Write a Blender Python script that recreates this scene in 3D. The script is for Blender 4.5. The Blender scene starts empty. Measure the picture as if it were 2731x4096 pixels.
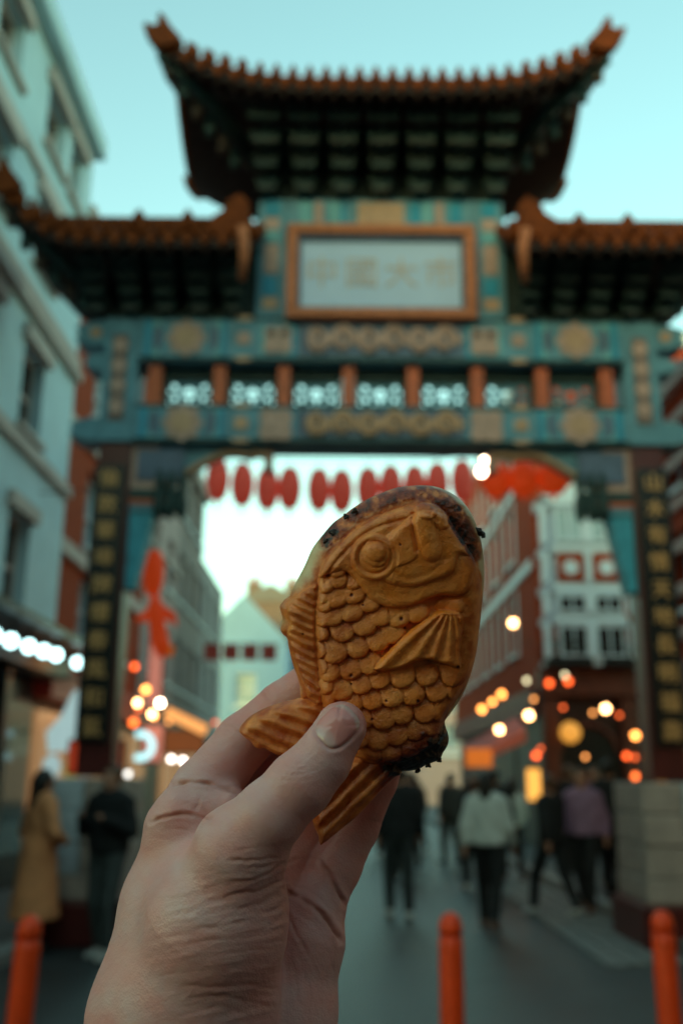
import bpy, bmesh, math, random
import numpy as np
from mathutils import Vector, Matrix

random.seed(7)
rng = np.random.default_rng(7)
scene = bpy.context.scene
COL = scene.collection
RAD = math.radians

# ------------------------------------------------------------------ camera
CAM_H, PITCH = 1.6, 15.0
cam_data = bpy.data.cameras.new('camera')
cam = bpy.data.objects.new('camera', cam_data)
COL.objects.link(cam)
cam.rotation_mode = 'XYZ'
cam.matrix_world = Matrix.Translation((0, 0, CAM_H)) @ Matrix.Rotation(RAD(90 + PITCH), 4, 'X') @ Matrix.Rotation(RAD(0.45), 4, 'Z')
cam_data.sensor_fit = 'VERTICAL'
cam_data.sensor_height = 36
cam_data.sensor_width = 24
cam_data.lens = 35
cam_data.clip_start = 0.02
cam_data.clip_end = 1500
HELD = 0.37                                   # how far in front of the lens the fish is held
cam_data.dof.use_dof = True
cam_data.dof.focus_distance = HELD - 0.004
cam_data.dof.aperture_fstop = 8.2
cam_data.dof.aperture_blades = 0
scene.camera = cam

# ------------------------------------------------------------------ sky, sun, exposure
SUN_ELEV, SUN_AZ = 7.0, 206.0                # the sun low behind the viewer, hidden by the added, unseen block across the junction
world = bpy.data.worlds.new('World')
scene.world = world
world.use_nodes = True
wn, wl = world.node_tree.nodes, world.node_tree.links
wn.clear()
w_out = wn.new('ShaderNodeOutputWorld')
w_bg = wn.new('ShaderNodeBackground')
w_sky = wn.new('ShaderNodeTexSky')
w_sky.sky_type = 'NISHITA'
w_sky.sun_disc = False
w_sky.sun_elevation = RAD(SUN_ELEV)
w_sky.sun_rotation = RAD(SUN_AZ)
w_sky.altitude = 30
w_sky.air_density = 1.0
w_sky.dust_density = 1.5
w_sky.ozone_density = 1.5
w_mix = wn.new('ShaderNodeMix')
w_mix.data_type = 'RGBA'
w_mix.blend_type = 'MULTIPLY'
w_mix.inputs['Factor'].default_value = 1.0
w_mix.inputs['B'].default_value = (0.85, 1.0, 0.665, 1)      # teal evening air
wl.new(w_sky.outputs['Color'], w_mix.inputs['A'])
wl.new(w_mix.outputs['Result'], w_bg.inputs['Color'])
w_bg.inputs['Strength'].default_value = 0.14
wl.new(w_bg.outputs['Background'], w_out.inputs['Surface'])

sun_data = bpy.data.lights.new('sun', 'SUN')
sun_data.energy = 0.05
sun_data.angle = RAD(14)
sun_data.color = (1.0, 0.60, 0.34)
sun = bpy.data.objects.new('sun', sun_data)
COL.objects.link(sun)
_az = RAD(SUN_AZ)
_sd = Vector((math.sin(_az) * math.cos(RAD(SUN_ELEV)), math.cos(_az) * math.cos(RAD(SUN_ELEV)), math.sin(RAD(SUN_ELEV))))
sun.rotation_euler = (-_sd).to_track_quat('-Z', 'Y').to_euler()

scene.view_settings.view_transform = 'Standard'
scene.view_settings.look = 'None'
scene.view_settings.exposure = 2.36
scene.view_settings.gamma = 1.0
scene.view_settings.use_curve_mapping = False
scene.render.engine = 'CYCLES'
scene.cycles.use_denoising = True
scene.cycles.max_bounces = 6
scene.cycles.diffuse_bounces = 3
scene.cycles.glossy_bounces = 3
scene.cycles.transmission_bounces = 4
scene.cycles.sample_clamp_indirect = 6.0
scene.cycles.caustics_reflective = False
scene.cycles.caustics_refractive = False

# ------------------------------------------------------------------ materials
def srgb(r, g, b):
    f = lambda c: (c / 255 / 12.92) if c / 255 <= 0.04045 else ((c / 255 + 0.055) / 1.055) ** 2.4
    return (f(r), f(g), f(b))

MATS = {}
def mat(name, col, rough=0.6, var=0.18, scale=6.0, bump=0.0, bscale=40.0, metal=0.0, spec=0.4, emit=None, estr=0.0, streak=0.0):
    """A procedural material: base colour broken up by two noises, fine relief, optional emission."""
    if name in MATS:
        return MATS[name]
    m = bpy.data.materials.new(name)
    m.use_nodes = True
    n, l = m.node_tree.nodes, m.node_tree.links
    b = n['Principled BSDF']
    b.inputs['Roughness'].default_value = rough
    b.inputs['Metallic'].default_value = metal
    b.inputs['Specular IOR Level'].default_value = spec
    tc = n.new('ShaderNodeTexCoord')
    src = tc.outputs['Object']
    if var > 0:
        nz = n.new('ShaderNodeTexNoise')
        nz.inputs['Scale'].default_value = scale
        nz.inputs['Detail'].default_value = 5
        nz.inputs['Roughness'].default_value = 0.65
        if streak > 0:
            mp = n.new('ShaderNodeMapping')
            mp.inputs['Scale'].default_value = (1, 1, 1 - streak)
            l.new(src, mp.inputs['Vector'])
            l.new(mp.outputs['Vector'], nz.inputs['Vector'])
        else:
            l.new(src, nz.inputs['Vector'])
        rp = n.new('ShaderNodeValToRGB')
        rp.color_ramp.elements[0].position = 0.28
        rp.color_ramp.elements[1].position = 0.72
        lo = [max(0, c * (1 - var)) for c in col]
        hi = [min(1, c * (1 + var * 0.8)) for c in col]
        rp.color_ramp.elements[0].color = (*lo, 1)
        rp.color_ramp.elements[1].color = (*hi, 1)
        l.new(nz.outputs['Fac'], rp.inputs['Fac'])
        l.new(rp.outputs['Color'], b.inputs['Base Color'])
    else:
        b.inputs['Base Color'].default_value = (*col, 1)
    if bump > 0:
        n2 = n.new('ShaderNodeTexNoise')
        n2.inputs['Scale'].default_value = bscale
        n2.inputs['Detail'].default_value = 4
        l.new(src, n2.inputs['Vector'])
        bp = n.new('ShaderNodeBump')
        bp.inputs['Strength'].default_value = bump
        bp.inputs['Distance'].default_value = 0.02
        l.new(n2.outputs['Fac'], bp.inputs['Height'])
        l.new(bp.outputs['Normal'], b.inputs['Normal'])
    if emit is not None:
        b.inputs['Emission Color'].default_value = (*emit, 1)
        b.inputs['Emission Strength'].default_value = estr
    MATS[name] = m
    return m

# ------------------------------------------------------------------ object helpers
def tag(o, label=None, cat=None, group=None, kind=None):
    if label: o['label'] = label
    if cat: o['category'] = cat
    if group: o['group'] = group
    if kind: o['kind'] = kind
    return o

def thing(name, label, cat, loc=(0, 0, 0), rz=0.0, group=None):
    o = bpy.data.objects.new(name, None)
    o.empty_display_size = 0.1
    COL.objects.link(o)
    o.location = loc
    o.rotation_euler = (0, 0, rz)
    return tag(o, label, cat, group)

def link_mesh(name, me, parent=None):
    o = bpy.data.objects.new(name, me)
    COL.objects.link(o)
    if parent is not None:
        o.parent = parent
    return o

def copy_tree(o, parent=None):
    c = o.copy()
    COL.objects.link(c)
    c.parent = parent
    for ch in list(o.children):
        copy_tree(ch, c)
    return c

class MB:
    """Collects boxes, tubes, prisms and sweeps, then links them as one mesh object."""
    def __init__(self):
        self.v, self.f, self.smooth = [], [], []
    def add(self, vs, fs, smooth=False):
        o = len(self.v)
        self.v += [tuple(p) for p in vs]
        self.f += [tuple(i + o for i in f) for f in fs]
        self.smooth += [smooth] * len(fs)
        return self
    def box(self, x0, x1, y0, y1, z0, z1, ch=0.0):
        if ch <= 0:
            vs = [(x, y, z) for z in (z0, z1) for y in (y0, y1) for x in (x0, x1)]
            fs = [(0, 2, 3, 1), (4, 5, 7, 6), (0, 1, 5, 4), (2, 6, 7, 3), (0, 4, 6, 2), (1, 3, 7, 5)]
            return self.add(vs, fs)
        bm = bmesh.new()
        bmesh.ops.create_cube(bm, size=1)
        for v in bm.verts:
            v.co = Vector(((x0 + x1) / 2 + v.co.x * (x1 - x0), (y0 + y1) / 2 + v.co.y * (y1 - y0), (z0 + z1) / 2 + v.co.z * (z1 - z0)))
        bmesh.ops.bevel(bm, geom=bm.edges[:], offset=ch, segments=2, affect='EDGES', profile=0.5)
        bm.verts.index_update()
        self.add([v.co[:] for v in bm.verts], [[v.index for v in f.verts] for f in bm.faces])
        bm.free()
        return self
    def tube(self, pts, rad, seg=10, cap=True):
        """Round sweep along a polyline; rad is one radius or one per point."""
        pts = [Vector(p) for p in pts]
        if not hasattr(rad, '__len__'): rad = [rad] * len(pts)
        vs, fs = [], []
        prev = None
        for i, p in enumerate(pts):
            t = (pts[min(i + 1, len(pts) - 1)] - pts[max(i - 1, 0)])
            t = t.normalized() if t.length > 1e-9 else Vector((0, 0, 1))
            if prev is None:
                a = t.orthogonal().normalized()
            else:
                a = (prev - t * prev.dot(t))
                a = a.normalized() if a.length > 1e-6 else t.orthogonal().normalized()
            prev = a
            b = t.cross(a)
            for k in range(seg):
                w = 2 * math.pi * k / seg
                vs.append(p + (a * math.cos(w) + b * math.sin(w)) * rad[i])
        for i in range(len(pts) - 1):
            for k in range(seg):
                fs.append((i * seg + k, i * seg + (k + 1) % seg, (i + 1) * seg + (k + 1) % seg, (i + 1) * seg + k))
        if cap:
            fs.append(tuple(range(seg - 1, -1, -1)))
            fs.append(tuple((len(pts) - 1) * seg + k for k in range(seg)))
        return self.add(vs, fs, True)
    def lathe(self, c, prof, seg=16):
        """prof: (radius, z) pairs from bottom to top about the vertical through c."""
        vs, fs = [], []
        for r, z in prof:
            for k in range(seg):
                w = 2 * math.pi * k / seg
                vs.append((c[0] + r * math.cos(w), c[1] + r * math.sin(w), c[2] + z))
        for i in range(len(prof) - 1):
            for k in range(seg):
                fs.append((i * seg + k, i * seg + (k + 1) % seg, (i + 1) * seg + (k + 1) % seg, (i + 1) * seg + k))
        fs.append(tuple(range(seg - 1, -1, -1)))
        fs.append(tuple((len(prof) - 1) * seg + k for k in range(seg)))
        return self.add(vs, fs, True)
    def prism(self, poly, d0, d1, axis='y'):
        """Extrude a 2D outline; axis y: poly in (x, z) from y=d0 to y=d1; axis x: poly in (y, z); axis z: poly in (x, y)."""
        n = len(poly)
        put = {'y': lambda p, d: (p[0], d, p[1]), 'x': lambda p, d: (d, p[0], p[1]), 'z': lambda p, d: (p[0], p[1], d)}[axis]
        vs = [put(p, d0) for p in poly] + [put(p, d1) for p in poly]
        fs = [tuple(range(n)), tuple(range(2 * n - 1, n - 1, -1))]
        fs += [(i, i + n, (i + 1) % n + n, (i + 1) % n) for i in range(n)]
        return self.add(vs, fs)
    def mesh(self, m, name='mesh'):
        me = bpy.data.meshes.new(name)
        me.from_pydata(self.v, [], self.f)
        bm = bmesh.new(); bm.from_mesh(me)
        bmesh.ops.recalc_face_normals(bm, faces=bm.faces)
        bm.to_mesh(me); bm.free()
        me.polygons.foreach_set('use_smooth', self.smooth)
        if any(self.smooth) and not all(self.smooth):
            pass
        if m is not None: me.materials.append(m)
        return me
    def build(self, name, m, parent=None):
        return link_mesh(name, self.mesh(m, name), parent)

# ------------------------------------------------------------------ soft-body modelling: signed distances and surface nets
def smin(a, b, k):
    h = np.clip(0.5 + 0.5 * (b - a) / k, 0, 1)
    return b + (a - b) * h - k * h * (1 - h)

def cone_sd(P, a, b, ra, rb):
    """Signed distance to a rounded cone from a (radius ra) to b (radius rb)."""
    a = np.array(a, np.float32); b = np.array(b, np.float32)
    ba = b - a
    d = P - a
    t = np.clip((d @ ba) / max(float(ba @ ba), 1e-9), 0, 1)
    q = d - t[..., None] * ba
    return np.sqrt((q * q).sum(-1)) - (ra + (rb - ra) * t)

def ell_sd(P, c, r, R=None):
    d = P - np.array(c, np.float32)
    if R is not None: d = d @ np.array(R, np.float32)
    q = d / np.array(r, np.float32)
    k = np.sqrt((q * q).sum(-1)) + 1e-6
    return (k - 1) * min(r)

def grid_points(lo, hi, h):
    ax = [np.arange(lo[i], hi[i] + h, h, dtype=np.float32) for i in range(3)]
    X, Y, Z = np.meshgrid(*ax, indexing='ij')
    return np.stack([X, Y, Z], -1)

def surface_nets(f, lo, h):
    """Vertices and quads of the zero level of the sampled field f (origin lo, spacing h)."""
    ins = f < 0
    nx, ny, nz = [s - 1 for s in f.shape]
    cnt = np.zeros((nx, ny, nz), np.int8)
    for dx in (0, 1):
        for dy in (0, 1):
            for dz in (0, 1):
                cnt += ins[dx:dx + nx, dy:dy + ny, dz:dz + nz]
    act = (cnt > 0) & (cnt < 8)
    idx = np.argwhere(act)
    vid = -np.ones((nx, ny, nz), np.int64)
    vid[act] = np.arange(len(idx))
    acc = np.zeros((len(idx), 3)); num = np.zeros(len(idx))
    corners = [(a, b, c) for a in (0, 1) for b in (0, 1) for c in (0, 1)]
    for c0 in corners:
        for ax in range(3):
            if c0[ax]: continue
            c1 = list(c0); c1[ax] = 1
            v0 = f[idx[:, 0] + c0[0], idx[:, 1] + c0[1], idx[:, 2] + c0[2]]
            v1 = f[idx[:, 0] + c1[0], idx[:, 1] + c1[1], idx[:, 2] + c1[2]]
            cr = (v0 < 0) != (v1 < 0)
            t = np.where(cr, v0 / np.where(cr, v0 - v1, 1), 0)
            p = np.tile(np.array(c0, float), (len(idx), 1))
            p[:, ax] += t
            acc += np.where(cr[:, None], p, 0); num += cr
    V = (idx + acc / num[:, None]) * h + np.array(lo)
    faces = []
    for ax in range(3):
        o1, o2 = [(1, 2), (2, 0), (0, 1)][ax]
        sl0 = [slice(None)] * 3; sl1 = [slice(None)] * 3
        sl0[ax] = slice(0, -1); sl1[ax] = slice(1, None)
        cr = ins[tuple(sl0)] != ins[tuple(sl1)]
        e = np.argwhere(cr)
        ok = (e[:, o1] > 0) & (e[:, o2] > 0) & (e[:, o1] < f.shape[o1] - 1) & (e[:, o2] < f.shape[o2] - 1)
        e = e[ok]
        flip = ~ins[tuple(e.T)]
        def cell(a, b):
            c = e.copy(); c[:, o1] += a; c[:, o2] += b
            return vid[c[:, 0], c[:, 1], c[:, 2]]
        q = np.stack([cell(-1, -1), cell(0, -1), cell(0, 0), cell(-1, 0)], 1)
        q[flip] = q[flip][:, ::-1]
        faces.append(q)
    return V, np.concatenate(faces)

def mesh_np(name, V, Fc, m=None, smooth=True):
    me = bpy.data.meshes.new(name)
    me.vertices.add(len(V)); me.vertices.foreach_set('co', np.asarray(V, np.float32).ravel())
    k = Fc.shape[1]
    me.loops.add(Fc.size); me.loops.foreach_set('vertex_index', Fc.ravel().astype(np.int32))
    me.polygons.add(len(Fc)); me.polygons.foreach_set('loop_start', np.arange(0, Fc.size, k, dtype=np.int32))
    me.update(calc_edges=True)
    me.validate()
    me.polygons.foreach_set('use_smooth', [smooth] * len(me.polygons))
    if m is not None: me.materials.append(m)
    return me

def catmull(pts, n=8, closed=True):
    pts = np.array(pts, float)
    N = len(pts)
    out = []
    rngk = range(N) if closed else range(N - 1)
    for i in rngk:
        if closed:
            p0, p1, p2, p3 = pts[(i - 1) % N], pts[i], pts[(i + 1) % N], pts[(i + 2) % N]
        else:
            p0, p1, p2, p3 = pts[max(i - 1, 0)], pts[i], pts[i + 1], pts[min(i + 2, N - 1)]
        for t in np.linspace(0, 1, n, endpoint=False):
            out.append(0.5 * (2 * p1 + (p2 - p0) * t + (2 * p0 - 5 * p1 + 4 * p2 - p3) * t * t + (3 * p1 - p0 - 3 * p2 + p3) * t ** 3))
    if not closed: out.append(pts[-1])
    return np.array(out)

def seg_dist(P, poly, closed=True):
    """Unsigned distance from points P (N,2) to a polyline."""
    best = np.full(len(P), 1e9)
    n = len(poly)
    for i in range(n if closed else n - 1):
        a, b = poly[i], poly[(i + 1) % n]
        ba = b - a
        L = ba @ ba
        if L < 1e-12: continue
        d = P - a
        t = np.clip((d @ ba) / L, 0, 1)
        q = d - t[:, None] * ba
        best = np.minimum(best, (q * q).sum(1))
    return np.sqrt(best)

def poly_in(P, poly):
    x, y = P[:, 0], P[:, 1]
    ins = np.zeros(len(P), bool)
    n = len(poly)
    for i in range(n):
        x0, y0 = poly[i]; x1, y1 = poly[(i + 1) % n]
        c = ((y0 > y) != (y1 > y)) & (x < (x1 - x0) * (y - y0) / ((y1 - y0) if y1 != y0 else 1e-12) + x0)
        ins ^= c
    return ins

def poly_sd(P, poly):
    """Positive inside."""
    d = seg_dist(P, poly)
    return np.where(poly_in(P, poly), d, -d)

def noise2(x, y, seed=0, octaves=4):
    """Smooth value noise, about -1..1."""
    out = np.zeros_like(x, dtype=float); amp = 1.0; tot = 0
    r = np.random.default_rng(seed)
    for o in range(octaves):
        T = r.uniform(-1, 1, (64, 64))
        xi, yi = np.floor(x).astype(int), np.floor(y).astype(int)
        fx, fy = x - xi, y - yi
        fx = fx * fx * (3 - 2 * fx); fy = fy * fy * (3 - 2 * fy)
        g = lambda a, b: T[a % 64, b % 64]
        out += amp * ((g(xi, yi) * (1 - fx) + g(xi + 1, yi) * fx) * (1 - fy) + (g(xi, yi + 1) * (1 - fx) + g(xi + 1, yi + 1) * fx) * fy)
        tot += amp; amp *= 0.5; x = x * 2.03 + 5.1; y = y * 2.03 + 1.7
    return out / tot * 1.6

def sstep(a, b, x):
    t = np.clip((x - a) / (b - a), 0, 1)
    return t * t * (3 - 2 * t)
# ================================================================== ground, road, pavements
M_ASPHALT = mat('asphalt', (0.031, 0.037, 0.039), 0.48, 0.4, 1.2, 0.5, 60, spec=0.45)
M_PAVE = mat('paving_stone', (0.075, 0.078, 0.078), 0.7, 0.3, 3.0, 0.3, 30)
M_KERB = mat('kerb_stone', (0.26, 0.26, 0.25), 0.7, 0.25, 4.0, 0.3, 30)
M_SETT = mat('granite_sett', (0.17, 0.175, 0.17), 0.65, 0.3, 9.0, 0.3, 40)
def struct(name, mb, m, parent=None):
    o = mb.build(name, m, parent)
    if parent is None: o['kind'] = 'structure'
    return o
struct('ground', MB().add([(-400, -60, -0.03), (400, -60, -0.03), (400, 600, -0.03), (-400, 600, -0.03)], [(0, 1, 2, 3)]), M_PAVE)
struct('road', MB().add([(-2.9, -40, 0), (3.3, -40, 0), (3.3, 90, 0), (-2.9, 90, 0)], [(0, 1, 2, 3)]), M_ASPHALT)
pl = struct('pavement_left', MB().box(-4.6, -3.06, -40, 90, -0.02, 0.10), M_PAVE)
prt = struct('pavement_right', MB().box(3.46, 5.6, -40, 90, -0.02, 0.10), M_PAVE)
for side, x0, x1, par in (('l', -3.06, -2.9, pl), ('r', 3.3, 3.46, prt)):
    ks = MB().box(x0, x1, -0.49, 0.49, -0.02, 0.125, 0.012).mesh(M_KERB, 'kerb_stone')
    for i in range(30):
        o = link_mesh('kerb_stone', ks, par); o.location = (0, 4.5 + i, 0)
# setts laid in rows beside the right kerb
mesh_s = MB().box(-0.095, 0.095, -0.15, 0.15, -0.01, 0.022, 0.006).mesh(M_SETT, 'sett')
rs = struct('sett_strip', MB().add([(2.35, 9.5, 0.004), (3.295, 9.5, 0.004), (3.295, 22, 0.004), (2.35, 22, 0.004)], [(0, 1, 2, 3)]), mat('mortar', (0.09, 0.09, 0.085), 0.9, 0.2))
for j in range(38):
    for i in range(4):
        o = link_mesh('sett', mesh_s, rs)
        o.location = (2.48 + i * 0.215 + random.uniform(-.006, .006), 9.7 + j * 0.325 + (0.16 if i % 2 else 0), 0.004 + random.uniform(-.004, .006))

# ================================================================== the gate
TEAL = mat('teal_paint', (0.115, 0.275, 0.35), 0.55, 0.3, 5)
TEAL_L = mat('light_teal_paint', (0.16, 0.42, 0.46), 0.55, 0.3, 5)
GREEN = mat('green_paint', (0.018, 0.046, 0.043), 0.6, 0.3, 6)
BLUE = mat('blue_paint', (0.01, 0.27, 0.42), 0.5, 0.25, 6)
NAVY = mat('navy_paint', (0.09, 0.13, 0.20), 0.5, 0.3, 6)
GOLD = mat('gold_paint', (0.50, 0.29, 0.17), 0.45, 0.3, 12)
TAN = mat('tan_paint', (0.48, 0.30, 0.24), 0.55, 0.3, 10)
VERM = mat('vermilion_paint', (0.55, 0.105, 0.03), 0.5, 0.25, 6)
MAROON = mat('maroon_lacquer', (0.085, 0.010, 0.008), 0.4, 0.3, 5)
FRAME = mat('copper_frame', (0.50, 0.165, 0.075), 0.6, 0.35, 14, spec=0.2)
TILE = mat('glazed_orange_tile', (0.165, 0.034, 0.005), 0.75, 0.5, 9, spec=0.15)
SHADE = mat('dark_green_timber', (0.018, 0.030, 0.026), 0.7, 0.3, 6)
RAFTER = mat('dark_red_rafter', (0.030, 0.010, 0.007), 0.7, 0.3, 6)
STONE = mat('pale_stone', (0.46, 0.54, 0.59), 0.65, 0.25, 5, 0.3, 20)
STONE_B = mat('warm_stone', (0.38, 0.31, 0.27), 0.7, 0.25, 5, 0.3, 20)
BOARDF = mat('sign_field', (0.46, 0.58, 0.76), 0.5, 0.05, 3)
BLACKL = mat('black_lacquer', (0.006, 0.007, 0.007), 0.35, 0.3, 5)

BRK_TRIM = mat('dim_tan_trim', (0.075, 0.05, 0.038), 0.7, 0.3, 8)
GREEN2 = mat('muted_green_trim', (0.032, 0.072, 0.07), 0.7, 0.3, 8)
GX, GY = 0.445, 11.0
gate = thing('chinatown_gate', 'tall Chinese gate with upturned orange tiled roofs and teal painted beams across the street', 'gate', (GX, GY, 0))

def text_mesh(ch, size, m, depth=0.012):
    cu = bpy.data.curves.new('lettering', 'FONT')
    cu.body = ch; cu.size = size; cu.align_x = 'CENTER'; cu.align_y = 'CENTER'
    cu.extrude = depth; cu.resolution_u = 3
    o = bpy.data.objects.new('lettering', cu)
    COL.objects.link(o)
    bpy.context.view_layer.update()
    me = bpy.data.meshes.new_from_object(o.evaluated_get(bpy.context.evaluated_depsgraph_get()))
    bpy.data.objects.remove(o)
    me.transform(Matrix.Rotation(RAD(90), 4, 'X'))
    me.materials.clear(); me.materials.append(m)
    return me

# plinths, pillars, couplet boards with their gold characters
COUPLET = ('倫敦華埠牌樓春風和氣', '山水有情天地長明福壽')
for s in (-1, 1):
    px = s * 3.03
    pb = MB().box(px - 0.50, px + 0.50, -0.62, 0.62, 0, 0.42, 0.03).build('plinth_foot', MAROON, gate)
    pl_ = MB().box(px - 0.43, px + 0.43, -0.55, 0.55, 0.42, 0.66, 0.02).build('plinth', STONE_B, gate)
    for k in range(3):
        z0 = 0.665 + k * 0.31
        for q in range(2):
            x0 = px - 0.42 + q * 0.425
            MB().box(x0, x0 + 0.415, -0.54 - 0.012 * (k % 2), 0.54, z0, z0 + 0.30, 0.018).build('stone_block', STONE if (q + (s < 0)) % 2 else STONE_B, pl_)
    MB().box(px - 0.19, px + 0.19, -0.19, 0.19, 1.60, 5.30, 0.02).build('pillar', MAROON, gate)
    bd = MB().box(px - 0.175 + s * 0.03, px + 0.175 + s * 0.03, -0.25, -0.195, 1.95, 5.02, 0.01).build('couplet_board', BLACKL, gate)
    for k, ch in enumerate(COUPLET[0 if s < 0 else 1]):
        o = link_mesh('gold_character', text_mesh(ch, 0.225, mat('bright_gold', (0.80, 0.42, 0.16), 0.4, 0.15, 20)), bd)
        o.location = (px + s * 0.03, -0.262, 4.84 - k * 0.305)
    # outer post above the pillar, with carved clouds on the outside
    MB().box(px - 0.20, px + 0.20, -0.24, 0.24, 5.30, 6.84, 0.015).build('capital_post', TEAL, gate)
    MB().box(px - 0.10, px + 0.08, -0.262, -0.244, 5.55, 6.62, 0.004).build('capital_panel', mat('purple_brown_paint', (0.20, 0.135, 0.12), 0.6, 0.4, 16), gate)
    for k in range(4):
        MB().prism([(px - 0.01 + 0.085 * math.cos(a) * (1 + 0.18 * math.cos(6 * a)), 5.72 + k * 0.25 + 0.09 * math.sin(a)) for a in np.linspace(0, 2 * math.pi, 24, endpoint=False)], -0.276, -0.2625).build('flower_boss', TAN, gate)
    for z0, z1, w in ((5.32, 5.60, 0.38), (6.50, 6.82, 0.40), (6.20, 6.40, 0.25)):
        pr_ = [(px + s * 0.20, z0)] + [(px + s * (0.20 + w * math.sin(t) ** 0.7 * (0.9 + 0.1 * math.cos(6 * t))), z0 + (z1 - z0) * (1 - math.cos(t)) / 2) for t in np.linspace(0.15, math.pi - 0.15, 14)] + [(px + s * 0.20, z1)]
        MB().prism(pr_, -0.20, 0.20).build('cloud_bracket', TEAL, gate)
    MB().prism([(px + s * 0.32 + 0.07 * math.cos(a), 6.66 + 0.07 * math.sin(a)) for a in np.linspace(0, 2 * math.pi, 16, endpoint=False)], -0.215, -0.2015).build('gilt_boss', GOLD, gate)
    # hanging tassel board on the inner face, then bracket blocks
    ix = px - s * 0.19
    MB().prism([(ix, 3.62), (ix - s * 0.10, 3.62), (ix - s * 0.28, 4.50), (ix, 4.50)], -0.12, 0.12).build('tassel_board', mat('pale_blue_paint', (0.05, 0.33, 0.44), 0.55, 0.3, 8), gate)
    MB().box(min(ix, ix - s * 0.42), max(ix, ix - s * 0.42), -0.15, 0.15, 4.50, 4.58).build('bracket_arm', TEAL, gate)
    MB().box(min(ix, ix - s * 0.50), max(ix, ix - s * 0.50), -0.16, 0.16, 4.583, 4.64).build('bracket_arm', VERM, gate)
    MB().box(min(ix, ix - s * 0.58), max(ix, ix - s * 0.58), -0.17, 0.17, 4.643, 4.76).build('bracket_arm', GREEN, gate)
    MB().box(min(ix, ix - s * 0.30), max(ix, ix - s * 0.30), -0.16, 0.16, 4.763, 5.28).build('spandrel_panel', TAN, gate)
    MB().box(min(ix - s * 0.07, ix - s * 0.60), max(ix - s * 0.07, ix - s * 0.60), -0.19, -0.161, 4.86, 5.22).build('spandrel_panel', NAVY, gate)
    for k in range(3):
        MB().lathe((ix - s * (0.34 + 0.13 * k), -0.2, 4.55), [(0.02, -0.16), (0.06, -0.10), (0.07, 0.02), (0.045, 0.12), (0.05, 0.30), (0.03, 0.42)], 10).build('lotus_drop', GREEN, gate)
    # carved spandrel with a scalloped gold border
    xs = np.linspace(0.30, 1.55, 26)
    low = [4.80 + 0.33 * sstep(0.30, 1.20, x) + 0.10 * math.sin((x - 0.3) / 1.25 * math.pi * 1.0) + (0.05 if x > 1.35 else 0) for x in xs]
    low = [min(v, 5.22) for v in low]
    poly = [(ix - s * x, z) for x, z in zip(xs, low)] + [(ix - s * 1.55, 5.285), (ix - s * 0.30, 5.285)]
    MB().prism(poly, -0.10, 0.10).build('carved_spandrel', TEAL, gate)
    MB().tube([(ix - s * x, -0.10, z) for x, z in zip(xs, low)], 0.042, 8).build('spandrel_border', GOLD, gate)
    MB().box(min(ix - s * 1.50, ix - s * 1.60), max(ix - s * 1.50, ix - s * 1.60), -0.11, 0.11, 5.02, 5.28, 0.01).build('spandrel_end', TAN, gate)

def lobed(cx, cz, r, n=8, amp=0.13, rot=0):
    return [(cx + r * (1 + amp * math.cos(n * a)) * math.cos(a + rot), cz + r * (1 + amp * math.cos(n * a)) * math.sin(a + rot)) for a in np.linspace(0, 2 * math.pi, 48, endpoint=False)]

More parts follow.
